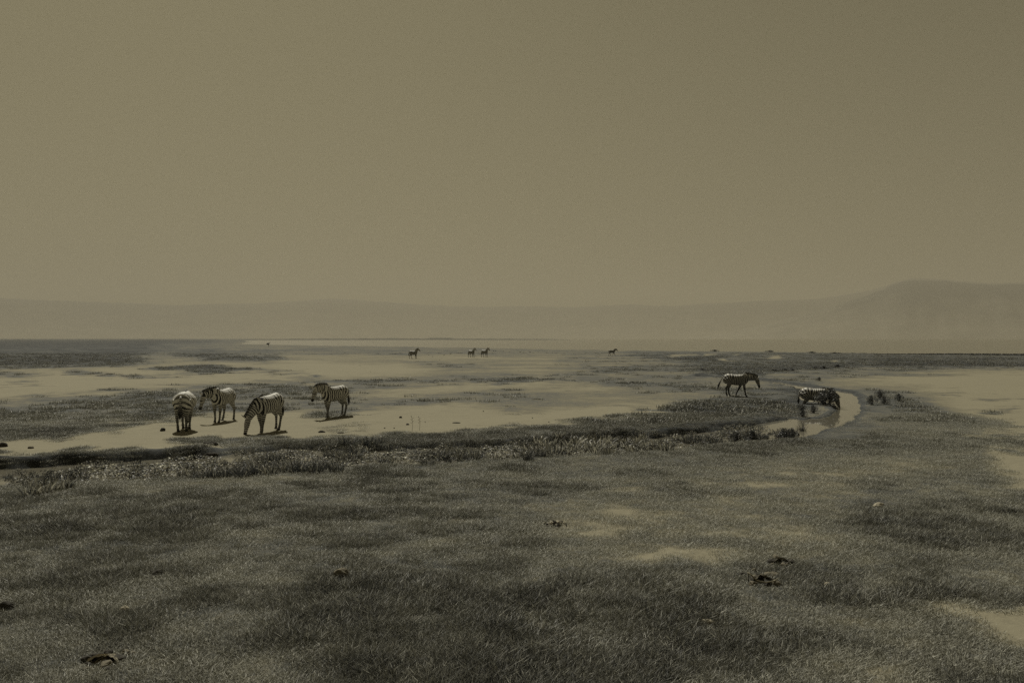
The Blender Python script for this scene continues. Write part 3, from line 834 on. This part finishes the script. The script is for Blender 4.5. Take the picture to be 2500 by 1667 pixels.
GZ = 'zebras grazing and walking on the plain'
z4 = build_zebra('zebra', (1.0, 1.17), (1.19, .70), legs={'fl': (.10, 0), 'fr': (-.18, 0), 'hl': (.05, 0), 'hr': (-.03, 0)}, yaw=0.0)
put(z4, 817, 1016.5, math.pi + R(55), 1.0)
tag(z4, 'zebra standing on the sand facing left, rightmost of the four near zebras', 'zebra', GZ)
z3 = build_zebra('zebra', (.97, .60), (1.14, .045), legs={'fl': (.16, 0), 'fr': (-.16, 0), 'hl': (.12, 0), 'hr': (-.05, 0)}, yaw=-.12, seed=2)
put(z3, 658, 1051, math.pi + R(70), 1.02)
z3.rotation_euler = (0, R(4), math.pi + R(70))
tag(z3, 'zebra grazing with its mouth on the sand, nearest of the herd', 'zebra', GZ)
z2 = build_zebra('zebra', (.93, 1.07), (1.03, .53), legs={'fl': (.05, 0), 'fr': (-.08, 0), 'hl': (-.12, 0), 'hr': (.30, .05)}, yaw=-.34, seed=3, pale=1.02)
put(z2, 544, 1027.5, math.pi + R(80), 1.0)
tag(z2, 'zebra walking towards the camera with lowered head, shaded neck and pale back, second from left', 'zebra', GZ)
z1 = build_zebra('zebra', (.98, .66), (1.10, .12), legs={'fl': (.05, 0), 'fr': (-.25, 0), 'hl': (.05, 0), 'hr': (.10, 0)}, yaw=.1, seed=4, belly=1.30, pale=.84, tuft=.085, coat_shade=.10)
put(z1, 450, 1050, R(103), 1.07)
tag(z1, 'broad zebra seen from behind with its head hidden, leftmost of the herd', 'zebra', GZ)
z5 = build_zebra('zebra', (1.10, 1.02), (1.26, .52), legs={'fl': (-.48, 0), 'fr': (.12, 0), 'hl': (-.02, .03), 'hr': (.14, .08, .04)}, tail_swing=.22, seed=5, pale=1.12, coat_shade=.55)
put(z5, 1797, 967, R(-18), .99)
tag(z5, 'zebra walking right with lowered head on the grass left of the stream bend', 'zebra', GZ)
z6 = build_zebra('zebra', (1.0, .74), (1.12, .30), legs={'fl': (.1, 0), 'fr': (-.1, 0)}, seed=6, yaw=-.1, coat_shade=.5)
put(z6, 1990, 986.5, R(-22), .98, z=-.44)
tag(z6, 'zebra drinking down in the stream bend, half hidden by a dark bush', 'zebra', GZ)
zf = build_zebra('zebra', (.86, 1.52), (1.16, 1.16), legs={'fl': (.08, 0), 'fr': (-.02, 0), 'hl': (.22, 0), 'hr': (-.12, 0)}, seed=7, voxel=.03, coat_shade=.45, pale=1.2)
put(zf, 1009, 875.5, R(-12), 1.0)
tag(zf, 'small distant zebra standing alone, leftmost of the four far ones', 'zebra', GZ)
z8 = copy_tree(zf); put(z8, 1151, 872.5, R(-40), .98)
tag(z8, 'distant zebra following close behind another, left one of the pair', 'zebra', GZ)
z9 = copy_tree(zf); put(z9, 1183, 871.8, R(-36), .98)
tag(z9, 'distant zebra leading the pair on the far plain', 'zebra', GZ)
z10 = build_zebra('zebra', (1.02, 1.30), (1.30, .98), legs={'fl': (.30, 0), 'fr': (-.30, 0), 'hl': (.25, 0), 'hr': (-.25, 0)}, seed=8, voxel=.03, coat_shade=.5, tail_swing=.1)
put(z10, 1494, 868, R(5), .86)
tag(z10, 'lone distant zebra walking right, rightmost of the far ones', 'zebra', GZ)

# ------------------------------------------------------------------ distant ostrich
def build_bird():
    root = bpy.data.objects.new('ostrich', None); C.objects.link(root)
    bm = bmesh.new()
    loft(bm, chain([Vector((-.62, 0, .98)), Vector((-.45, 0, 1.05)), Vector((-.1, 0, 1.12)), Vector((.22, 0, 1.15)), Vector((.38, 0, 1.12))], [.05, .2, .33, .26, .08]), 10)
    me = bpy.data.meshes.new('body'); bm.to_mesh(me); bm.free(); me.materials.append(M_black); me.shade_smooth()
    o = bpy.data.objects.new('body', me); C.objects.link(o); o.parent = root
    for nm, pts, rad in (('neck', [(.32, 0, 1.18), (.48, 0, 1.35), (.55, 0, 1.55), (.62, 0, 1.68), (.78, 0, 1.66)], [.06, .045, .035, .05, .012]),
                         ('leg', [(-.02, .1, .95), (.08, .1, .72), (-.06, .1, .42), (0, .1, .03), (.16, .1, 0)], [.11, .06, .03, .025, .02]),
                         ('leg', [(.02, -.1, .95), (.18, -.1, .72), (.08, -.1, .42), (.16, -.1, .03), (.32, -.1, 0)], [.11, .06, .03, .025, .02])):
        bm = bmesh.new(); loft(bm, chain([Vector(p) for p in pts], rad), 8)
        me = bpy.data.meshes.new(nm); bm.to_mesh(me); bm.free(); me.materials.append(M_clod); me.shade_smooth()
        o = bpy.data.objects.new(nm, me); C.objects.link(o); o.parent = root
    return root
bird = build_bird(); put(bird, 655, 847, R(20), 1.1)
tag(bird, 'tiny dark ostrich standing on the far flats at the left', 'ostrich')

# ------------------------------------------------------------------ clods and stones
def rock_mesh(name, seed, m, flat=.6, rough=.28, sub=3):
    bm = bmesh.new(); bmesh.ops.create_icosphere(bm, subdivisions=sub, radius=1)
    for v in bm.verts:
        c = v.co
        n1 = float(fbm(np.array([c.x * 1.6 + c.z * 2.1 + seed]), np.array([c.y * 1.6 - c.z * 1.3]), 4, seed)[0]) - .5
        v.co = c * (1 + rough * 2.2 * n1)
        v.co.z *= flat
    me = bpy.data.meshes.new(name); bm.to_mesh(me); bm.free(); me.materials.append(m)
    return me
def rock(name, u, v, sx, sy, sz, m, seed, label, cat, rz=0.0, group=None, sub=3, dz=0.0, rough=.28):
    me = rock_mesh(name, seed, m, 1.0, rough, sub)
    o = bpy.data.objects.new(name, me); C.objects.link(o)
    p = g(u, v); z = float(height_at(np.array([p.x]), np.array([p.y]))[0][0])
    o.location = (p.x, p.y, z + sz * .35 + dz); o.scale = (sx, sy, sz); o.rotation_euler = (0, 0, rz)
    return tag(o, label, cat, group)
rock('earth_clod', 832, 1412, .11, .08, .10, M_earth, 3, 'upturned dark earth clod in the grass near the bottom centre', 'clod', .4, rough=.4)
rock('earth_clod', 383, 1398, .075, .06, .055, M_clod, 5, 'small dark clod in the pale grass left of the centre foreground', 'clod', .9, rough=.4)
rock('earth_clod', 12, 1486, .08, .06, .075, M_clod, 6, 'dark clod at the left edge of the near meadow', 'clod', .2, rough=.4)
rock('stone', 303, 1492, .055, .045, .055, M_stone, 7, 'small pale stone lying in the left foreground grass', 'stone', .3)
rock('stone', 1727, 1520, .085, .05, .035, M_stone, 8, 'flat pale stone beside the dark grass in the right foreground', 'stone', -.2)
rock('stone', 2146, 1233, .12, .09, .06, M_stone, 9, 'pale stone on the meadow right of the stream bend', 'stone', .5)
rock('stone', 2022, 1428, .05, .04, .035, M_stone, 10, 'small pale stone beside the hollow in the right foreground', 'stone', .5)
rock('stone', 1842, 1402 - 8, .05, .03, .03, M_earth, 12, 'small earth coloured stone at the rim of the hollow', 'stone', .5)
rock('earth_clod', 397, 1053, .085, .07, .08, M_clod, 11, 'round dark dung lump on the sand left of the zebras', 'clod', 0)
rock('earth_clod', 5, 1089, .15, .12, .10, M_clod, 13, 'dark clod on the sand at the left edge', 'clod', .7)
rock('earth_clod', 75, 1093, .08, .07, .05, M_earth, 14, 'brownish clod on the sand beside the dark one at the left edge', 'clod', .7)
rock('earth_clod', 785, 1054, .14, .05, .05, M_clod, 15, 'long dark clod on the sand below the standing zebra', 'clod', -.4)
rock('earth_clod', 831, 1056, .12, .04, .03, M_clod, 16, 'thin dark clod on the sand right of the long one', 'clod', .1)
rock('earth_clod', 978, 1018.5, .06, .05, .05, M_clod, 17, 'small dark lump on the open sand near the centre', 'clod')
rock('earth_clod', 995, 1035, .06, .05, .04, M_clod, 18, 'small dark lump beside the dry stalks at the edge of the sand', 'clod')
rock('earth_clod', 1114, 1031.5, .16, .06, .03, M_clod, 19, 'flat crumbly clod on the sand above the dark bank grass', 'clod')
rock('earth_clod', 513, 1094, .22, .10, .07, M_clod, 20, 'upper of two dark clods on the sandy ramp into the stream', 'clod')
rock('earth_clod', 516, 1108, .18, .12, .08, M_clod, 21, 'lower of two dark clods on the sandy ramp into the stream', 'clod')
# dung pile of crumbs on the meadow
pile = bpy.data.objects.new('dung_pile', None); C.objects.link(pile)
p = g(1356, 1276); pile.location = (p.x, p.y, float(height_at(np.array([p.x]), np.array([p.y]))[0][0]))
tag(pile, 'crumbly pile of dung in the middle of the near meadow', 'dung')
lump = rock_mesh('lump', 31, M_clod, 1, .3, 2)
lump2 = rock_mesh('lump', 32, M_stone, 1, .3, 2)
for i in range(26):
    o = bpy.data.objects.new('lump', lump if i % 3 else lump2); C.objects.link(o); o.parent = pile
    a_ = random.uniform(0, 6.28); r_ = .17 * random.random() ** .6
    o.location = (r_ * 1.3 * math.cos(a_), r_ * math.sin(a_), .02 + .05 * max(0, 1 - r_ / .15))
    s_ = random.uniform(.018, .042); o.scale = (s_, s_ * .8, s_ * .7); o.rotation_euler = (a_, 0, a_ * 3)
# broken earth hollows with dark openings
def hollow(u, v, w, n, seed, label, mat_top):
    root = bpy.data.objects.new('earth_burrow', None); C.objects.link(root)
    p = g(u, v); root.location = (p.x, p.y, float(height_at(np.array([p.x]), np.array([p.y]))[0][0]))
    tag(root, label, 'burrow')
    rn = random.Random(seed)
    # dark mouth, a low arched opening under a crust of earth
    bm = bmesh.new()
    K_ = 14
    for j in range(2):
        for k in range(K_ + 1):
            t = k / K_; x = (t - .5) * w
            hgt = .075 * math.sin(t * math.pi) ** .7 + .08 * (fbm(np.array([t * 6.0 + seed]), np.array([j * 3.0]), 3, seed)[0] - .5)
            bm.verts.new((x, .02 + .20 * j - .03 * math.sin(t * 9), (hgt + .012) if j == 0 else hgt * .6 - .03))
    bm.verts.ensure_lookup_table()
    for k in range(K_): bm.faces.new((bm.verts[k], bm.verts[k + 1], bm.verts[K_ + 2 + k], bm.verts[K_ + 1 + k]))
    bmesh.ops.solidify(bm, geom=bm.faces[:], thickness=.03)
    me = bpy.data.meshes.new('crust'); bm.to_mesh(me); bm.free(); me.materials.append(mat_top)
    o = bpy.data.objects.new('crust', me); C.objects.link(o); o.parent = root
    bm = bmesh.new(); bmesh.ops.create_icosphere(bm, subdivisions=2, radius=1)
    me = bpy.data.meshes.new('opening'); bm.to_mesh(me); bm.free(); me.materials.append(M_black)
    o = bpy.data.objects.new('opening', me); C.objects.link(o); o.parent = root
    o.scale = (w * .30, .09, .035); o.location = (w * .05, .10, .0)  # solid black ellipsoid imitates the darkness inside the hole
    for i in range(n):
        me = rock_mesh('lump', seed + i, M_clod if i % 2 else M_earth, 1, .42, 2)
        o = bpy.data.objects.new('lump', me); C.objects.link(o); o.parent = root
        s_ = rn.uniform(.025, .06)
        o.scale = (s_ * 1.3, s_, s_ * .7)
        o.location = (rn.uniform(-.6, .6) * w, rn.uniform(-.14, .30), s_ * .3 + .01)
        o.rotation_euler = (0, 0, rn.uniform(0, 3))
hollow(248, 1622, .36, 16, 60, 'broken earth crust with a dark hole at the bottom left of the meadow', M_stone)
hollow(1868, 1420, .34, 18, 80, 'dark hole with broken clods in the right foreground', M_earth)
hollow(1912, 1378, .30, 8, 95, 'smaller dark hole just beyond the larger one in the right foreground', M_earth)
# bent dry root arching over the hole
bm = bmesh.new()
p = g(1868, 1424)
loft(bm, chain([Vector((-.22, .02, .0)), Vector((-.235, .0, .13)), Vector((-.20, -.02, .10)), Vector((-.13, -.04, .03)), Vector((-.02, -.05, .01)), Vector((.10, -.02, .02)), Vector((.18, .03, .05))], [.008, .010, .010, .010, .009, .008, .004]), 6)
me = bpy.data.meshes.new('dry_root'); bm.to_mesh(me); bm.free(); me.materials.append(M_stem); me.shade_smooth()
o = bpy.data.objects.new('dry_root', me); C.objects.link(o); o.location = (p.x, p.y - .05, pile.location.z * 0 + .03)
tag(o, 'bent dry root curling in front of the dark hole in the right foreground', 'root')
# dark specks far out on the flats
speck = [rock_mesh('dung_lump', 40 + i, M_clod, 1, .3, 1) for i in range(3)]
sp = [(1092,856),(1128,855.5),(1150,855.5),(1205,857),(1210,857),(1229,858),(1244,859),(1270,860),(1279,860),(1294,860),(1314,860),(1333,861),(1349,861.5),(1046,867),(1056,871),(1084,867),(1100,864),(1073,879),(879,892.5),(904,908),(867,848),(742,858),(697,857),(1377,862),(1401,863),(1430,880),(1265,905),(1500,900),(1640,934),(1560,1008),(1480,1013),(1180,1004),(1300,1020),(1430,1022),(939,1045),(962,1045),(1038,1030),(1255,1037),(1340,1030),(1620,1000)]
for i, (u, v) in enumerate(sp):
    o = bpy.data.objects.new('dung_lump', speck[i % 3]); C.objects.link(o)
    p = g(u, v); s_ = p.y * random.uniform(.9, 1.5) / F
    s_ = max(s_, .026)
    o.location = (p.x, p.y, s_ * .3); o.scale = (s_ * 1.3, s_, s_ * .75); o.rotation_euler = (0, 0, i)
    tag(o, 'small dark lump scattered on the open flats', 'lump', 'dark lumps scattered on the open flats')

# ------------------------------------------------------------------ plants in and along the stream
def clump_mesh(name, seed, n, rad, h, w, lean, m, lo=0., hi=.5, segs=4, palefrac=.1):
    random.seed(seed)
    V, Fc, S = [], [], []
    for i in range(n):
        r = rad * math.sqrt(random.random()); a_ = random.uniform(0, 6.283)
        sh = random.uniform(lo, hi) if random.random() > palefrac else random.uniform(.7, 1)
        ribbon(V, Fc, S, (r * math.cos(a_), r * math.sin(a_), -.02), a_ + random.gauss(0, .7), h * random.uniform(.5, 1.2), w * random.uniform(.7, 1.4),
               random.uniform(.1, lean), segs, random.uniform(.4, .8), sh)
    return shade_mesh(name, V, Fc, S, m)
sedge_dark = [clump_mesh('sedge_clump', 400 + i, 110, .24, .42, .017, 1.1, M_sedge, 0, .18) for i in range(4)]
sedge_pale = [clump_mesh('broadleaf_clump', 420 + i, 34, .30, .42, .050, 1.1, M_sedge, .08, .5, palefrac=.32) for i in range(4)]
reed = [clump_mesh('reed_clump', 440 + i, 40, .12, .70, .014, .45, M_sedge, 0, .5) for i in range(3)]
def leafy_mesh(name, seed, n, rad, h, leaf, m):
    random.seed(seed)
    V, Fc, S = [], [], []
    for i in range(n):
        a_ = random.uniform(0, 6.283); r = rad * random.random() ** .5
        z = h * random.random() ** .7 * (1 - .45 * (r / rad) ** 2)
        k = .75 + .5 * math.sin(a_ * 3 + seed)
        c = Vector((r * k * math.cos(a_), r * k * math.sin(a_), z))
        nrm = Vector((random.gauss(0, 1), random.gauss(0, 1), random.gauss(.5, .8))).normalized()
        t = nrm.orthogonal().normalized(); b = nrm.cross(t)
        L_ = leaf * random.uniform(.6, 1.4)
        i0 = len(V)
        V += [tuple(c - t * L_), tuple(c + b * L_ * .4), tuple(c + t * L_), tuple(c - b * L_ * .4)]
        S += [random.random() ** 2] * 4
        Fc.append((i0, i0 + 1, i0 + 2, i0 + 3))
    # stems
    for i in range(14):
        a_ = random.uniform(0, 6.283)
        ribbon(V, Fc, S, (0, 0, -.03), a_, h * random.uniform(.7, 1.15), .012, random.uniform(.1, .9), 4, .4, .1)
    return shade_mesh(name, V, Fc, S, m)
shrubs = [leafy_mesh('shrub', 460 + i, 950, .42, .80, .045, M_shrub) for i in range(3)]
def plant(name, me, u, v, s, label, cat, group, z=None, rz=None):
    o = bpy.data.objects.new(name, me); C.objects.link(o)
    p = g(u, v)
    if z is None: z = float(height_at(np.array([p.x]), np.array([p.y]))[0][0])
    z = max(z, WATER_Z - .03)
    o.location = (p.x, p.y, z); o.scale = (s, s, s * random.uniform(.85, 1.15)); o.rotation_euler = (0, 0, random.uniform(0, 6.28))
    return tag(o, label, cat, group)
random.seed(21)
ORD = ['first', 'second', 'third', 'fourth', 'fifth', 'sixth', 'seventh', 'eighth', 'ninth', 'tenth']
def ordl(i, n):
    return ORD[i] + ' from left: '
# dark sedges
for (u0, u1, v0, v1, n, s, lab) in [(570,870,1112,1158,34,.62,'dark sedge clump in the stream below the grazing zebra'),
                                    (470,600,1140,1172,16,.5,'small dark sedge clump beside the open pool at the left'),
                                    (1040,1180,1098,1132,16,.62,'dark sedge clump in the middle of the stream'),
                                    (0,200,1150,1172,10,.55,'dark sedge clump under the bank at the far left'),
                                    (1280,1340,1098,1120,8,.62,'dark sedge clump at the foot of the pale broadleaf bed'),
                                    (1660,1960,1050,1082,26,.62,'dark sedge clump in the stream left of the open water'),
                                    (840,960,1080,1110,10,.7,'dark arching sedge on the far bank')]:
    for i in range(n):
        t = (i + random.random()) / n
        plant('sedge_clump', sedge_dark[i % 4], u0 + (u1 - u0) * t, random.uniform(v0, v1) - 12 * (t - .5) * (u1 > u0), s * random.uniform(.6, 1.25), (ordl(i, n) + lab) if n < 11 else lab, 'sedge', 'sedges in the stream')
# broad pale leaves
for (u0, u1, v0, v1, n, s, lab) in [(1290,1470,1072,1112,22,.85,'pale broadleaf clump with upright leaves in the middle of the stream'),
                                    (1440,1660,1068,1106,26,.72,'pale broadleaf clump in the stream left of the small pool'),
                                    (800,900,1095,1140,9,.65,'pale broadleaf clump among the sedges below the standing zebra'),
                                    (640,780,1130,1158,6,.5,'small pale broadleaf clump on the near edge of the stream'),
                                    (60,150,1180,1205,8,.62,'pale broadleaf clump on the near bank at the far left'),
                                    (460,500,1140,1165,4,.5,'pale broadleaf clump at the open pool on the left'),
                                    (1200,1300,1105,1125,6,.5,'low pale broadleaf clump in front of the leaf mat'),
                                    (1720,1830,1058,1080,8,.5,'low pale broadleaf clump beside the small pools')]:
    for i in range(n):
        t = (i + random.random()) / n
        plant('broadleaf_clump', sedge_pale[i % 4], u0 + (u1 - u0) * t, random.uniform(v0, v1) - 10 * (t - .5), s * random.uniform(.6, 1.2), (ordl(i, n) + lab) if n < 11 else lab, 'water plant', 'broadleaf plants in the stream')
for i, (u, v, s) in enumerate([(625,1148,1.1),(1120,1118,.8),(1160,1120,.9),(1095,1112,.8),(840,1128,.7),(688,1150,.6)]):
    plant('reed_clump', reed[i % 3], u, v, s * .9, 'tall thin reeds standing above the stream plants', 'reed', 'tall reeds in the stream')
# low leafy herbs that fill the bed and the foot of the cut bank
herbs = [leafy_mesh('herb', 480 + i, 320, .40, .26, .030, M_sedge) for i in range(4)]
cv = [(20,1150),(300,1124),(480,1112),(600,1100),(760,1092),(900,1094),(1100,1090),(1300,1080),(1500,1068),(1650,1058),(1800,1040),(1900,1024)]
cn = [(20,1172),(300,1168),(480,1160),(600,1150),(760,1140),(900,1130),(1100,1124),(1300,1112),(1500,1100),(1650,1090),(1800,1076),(1900,1062)]
HV, HF, HS = [], [], []
for i in range(96):
    u = 40 + 1820 * (i + random.random()) / 96
    if 470 < u < 520: continue
    a_, b_ = np.interp(u, *zip(*cv)), np.interp(u, *zip(*cn))
    p = g(u, a_ + (b_ - a_) * random.random() ** 1.5); sc_ = random.uniform(.5, 1.0)
    z = max(float(height_at(np.array([p.x]), np.array([p.y]))[0][0]), WATER_Z - .03)
    m_ = herbs[i % 4]; co = np.empty(len(m_.vertices) * 3); m_.vertices.foreach_get('co', co); co = co.reshape(-1, 3) * sc_
    th_ = random.uniform(0, 6.28); ct, st_ = math.cos(th_), math.sin(th_)
    co = np.stack([co[:, 0] * ct - co[:, 1] * st_ + p.x, co[:, 0] * st_ + co[:, 1] * ct + p.y, co[:, 2] + z], 1)
    i0 = len(HV); HV += co.tolist(); HF += [tuple(i0 + k for k in pl_.vertices) for pl_ in m_.polygons]
    HS += [d_.value for d_ in m_.attributes['shade'].data]
o = bpy.data.objects.new('stream_herbs', shade_mesh('stream_herbs', HV, HF, HS, M_sedge)); C.objects.link(o)
tag(o, 'low leafy herbs filling the stream bed at the foot of the bank', 'herbs', kind='stuff')
# shrubs at the bend
for i, (u, v, s, lab) in enumerate([(2028,992,1.05,'dark leafy bush hiding the head of the drinking zebra'),
                                    (2008,990,.85,'lower dark bush against the side of the drinking zebra'),
                                    (1912,1066,.62,'dark spiky bush at the near edge of the open water'),
                                    (1934,1068,.5,'dark bush right of the spiky one at the open water'),
                                    (1838,1072,.66,'dark bush among the sedges left of the open water'),
                                    (1798,1074,.55,'smaller dark bush left of the sedge bed'),
                                    (2128,990,.6,'dark bush on the outer bank of the bend, nearest the water'),
                                    (2160,987,.55,'dark bush on the outer bank right of the nearest one'),
                                    (2148,976,.6,'dark bush behind the others on the outer bank'),
                                    (2195,980,.5,'small bush at the right end of the bank bushes'),
                                    (1985,1006,.5,'low tangle of leaves on the grassy tongue inside the bend'),
                                    (1958,1000,.5,'low bush at the left of the grassy tongue'),
                                    (2000,930,.4,'dark bush beyond the stream behind the drinking zebra'),
                                    (1960,1015,.45,'low leafy plant at the water edge of the tongue')]):
    plant('shrub', shrubs[i % 3], u, v, s, lab, 'bush', None)
# far bushes on the right
fb = [(1982,861.5,1.5,.3),(2037,863,1.3,.3),(2048,863,1.0,.3),(1715,903,.9,.3),(1915,906,1.1,.35),(1935,905,.9,.3),(1990,901,1.1,.4),(2010,900,1.3,.35),(2045,897,1.0,.5),(1890,906,.9,.3),(1765,912,.9,.15),(1745,857.8,2,.3),(1880,859.5,2,.3)]
for i, (u, v, s, hz) in enumerate(fb):
    o = plant('shrub', shrubs[i % 3], u, v, s, 'low dark bush far out on the right hand plain', 'bush', 'low dark bushes far out on the right')
    o.scale = (s * 1.6, s * 1.2, s * hz)
# reed bed along the lake shore at the right
random.seed(5)
V, Fc, S = [], [], []
for i in range(5200):
    u = random.uniform(2120, 2900); p = g(u, 863.6 + (u - 2120) * .006 + random.uniform(0, 1.4))
    ribbon(V, Fc, S, tuple(p), random.uniform(0, 6.283), random.uniform(.12, .34) * min(1, (u - 2100) / 220), .16, .5, 2, .5, random.random() ** 3 * .5)
o = bpy.data.objects.new('reed_bed', shade_mesh('reed_bed', V, Fc, S, M_shrub)); C.objects.link(o)
tag(o, 'dark line of reeds along the lake shore at the right', 'reeds', kind='stuff')
# mats of small round leaves
def leaf_mat(poly, n, hmax, size, label, seed, pale=.5):
    random.seed(seed)
    W = [tuple(g(u, v)[:2]) for u, v in poly]
    x0, x1 = min(p[0] for p in W), max(p[0] for p in W); y0, y1 = min(p[1] for p in W), max(p[1] for p in W)
    r2 = np.random.default_rng(seed)
    n = int(n * .8)
    X_ = x0 + (x1 - x0) * r2.random(n * 4); Y_ = y0 + (y1 - y0) * r2.random(n * 4)
    d = sdist(X_, Y_, W) + (fbm(X_ / .35, Y_ / .35, 3, seed + 5) - .55) * .8; ok = d > 0
    X_, Y_, d = X_[ok][:n], Y_[ok][:n], d[ok][:n]
    mound = ease(d, 0, .5) * hmax * (.4 + .8 * fbm(X_ / .5, Y_ / .5, 2, seed))
    V, Fc, S = [], [], []
    for x, y, m_ in zip(X_, Y_, mound):
        top = random.random() < .62
        z = WATER_Z + .01 + m_ * (1 if top else random.random())
        nrm = Vector((random.gauss(0, .55), random.gauss(.1, .55), 1)).normalized()
        t = nrm.orthogonal().normalized(); t.rotate(Matrix.Rotation(random.uniform(0, 6.28), 3, nrm)); b = nrm.cross(t)
        L_ = size * random.uniform(.6, 1.5); c = Vector((x, y, z)); i0 = len(V)
        for k in range(6):
            a_ = k * math.pi / 3
            V.append(tuple(c + t * (L_ * math.cos(a_)) + b * (L_ * .6 * math.sin(a_))))
        cl = float(np.clip(fbm(np.array([x / .22]), np.array([y / .3]), 2, seed + 9)[0] * 4.0 - 1.25, .08, 1.3))
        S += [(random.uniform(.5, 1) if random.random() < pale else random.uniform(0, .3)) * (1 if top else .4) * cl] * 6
        Fc.append(tuple(range(i0, i0 + 6)))
    o = bpy.data.objects.new('leaf_mat', shade_mesh('leaf_mat', V, Fc, S, M_leaf)); C.objects.link(o)
    tag(o, label, 'water plants', kind='stuff')
leaf_mat([(115,1148),(180,1136),(330,1132),(520,1124),(560,1140),(420,1158),(250,1166),(130,1166)], 2400, .16, .026, 'mat of pale round leaves floating in the stream at the left', 71)
leaf_mat([(360,1118),(470,1108),(560,1112),(520,1130),(380,1136)], 700, .14, .026, 'small mat of pale leaves under the far bank at the left', 72)
leaf_mat([(560,1110),(650,1098),(760,1094),(800,1112),(720,1130),(590,1142)], 1900, .14, .022, 'mat of pale leaves below the grazing zebra', 73)
leaf_mat([(900,1112),(950,1095),(1040,1090),(1075,1104),(1040,1124),(950,1128)], 2400, .16, .018, 'dense mound of tiny pale leaves in the middle of the stream', 74, .55)
leaf_mat([(1150,1120),(1160,1095),(1250,1085),(1310,1090),(1300,1110),(1220,1122)], 1900, .18, .020, 'mound of tiny pale leaves beside the broadleaf bed', 75, .5)
leaf_mat([(1330,1108),(1400,1090),(1660,1072),(1680,1082),(1500,1104)], 1500, .10, .024, 'pale leaves floating between the broadleaf clumps', 76, .4)
leaf_mat([(1690,1062),(1760,1046),(1840,1044),(1900,1046),(1880,1064),(1780,1078),(1700,1086)], 1300, .15, .026, 'leafy mat between the two small pools', 77, .35)
leaf_mat([(780,1128),(840,1112),(900,1116),(880,1134),(800,1142)], 600, .1, .022, 'small mat of pale leaves among the arching sedges', 78, .5)
leaf_mat([(0,1160),(500,1128),(900,1100),(1400,1084),(1720,1060),(1700,1086),(1400,1108),(1050,1128),(700,1150),(300,1172),(0,1182)], 7000, .13, .024, 'loose low greenery floating between the clumps all along the stream', 79, .25)
# dry stalks on the edge of the sand
for i, (u, v, h_) in enumerate([(1006,1052,.55),(1024,1050,.5),(700,1110,.4)]):
    bm = bmesh.new()
    loft(bm, chain([Vector((0, 0, 0)), Vector((.02, 0, h_ * .5)), Vector((-.03, 0, h_))], [.006, .005, .003]), 5)
    for k in range(5):
        zz = h_ * (.45 + .1 * k); s_ = 1 if k % 2 else -1
        loft(bm, chain([Vector((0, 0, zz)), Vector((s_ * .05, 0, zz + .05))], [.004, .006]), 4)
    me = bpy.data.meshes.new('dry_stalk'); bm.to_mesh(me); bm.free(); me.materials.append(M_stem)
    o = bpy.data.objects.new('dry_stalk', me); C.objects.link(o); p = g(u, v); o.location = (p.x, p.y, 0)
    tag(o, ['thin dry stalk at the edge of the sand, left of two', 'thin dry stalk at the edge of the sand, right of two', 'thin dry stalk on the bank below the grazing zebra'][i], 'stalk')
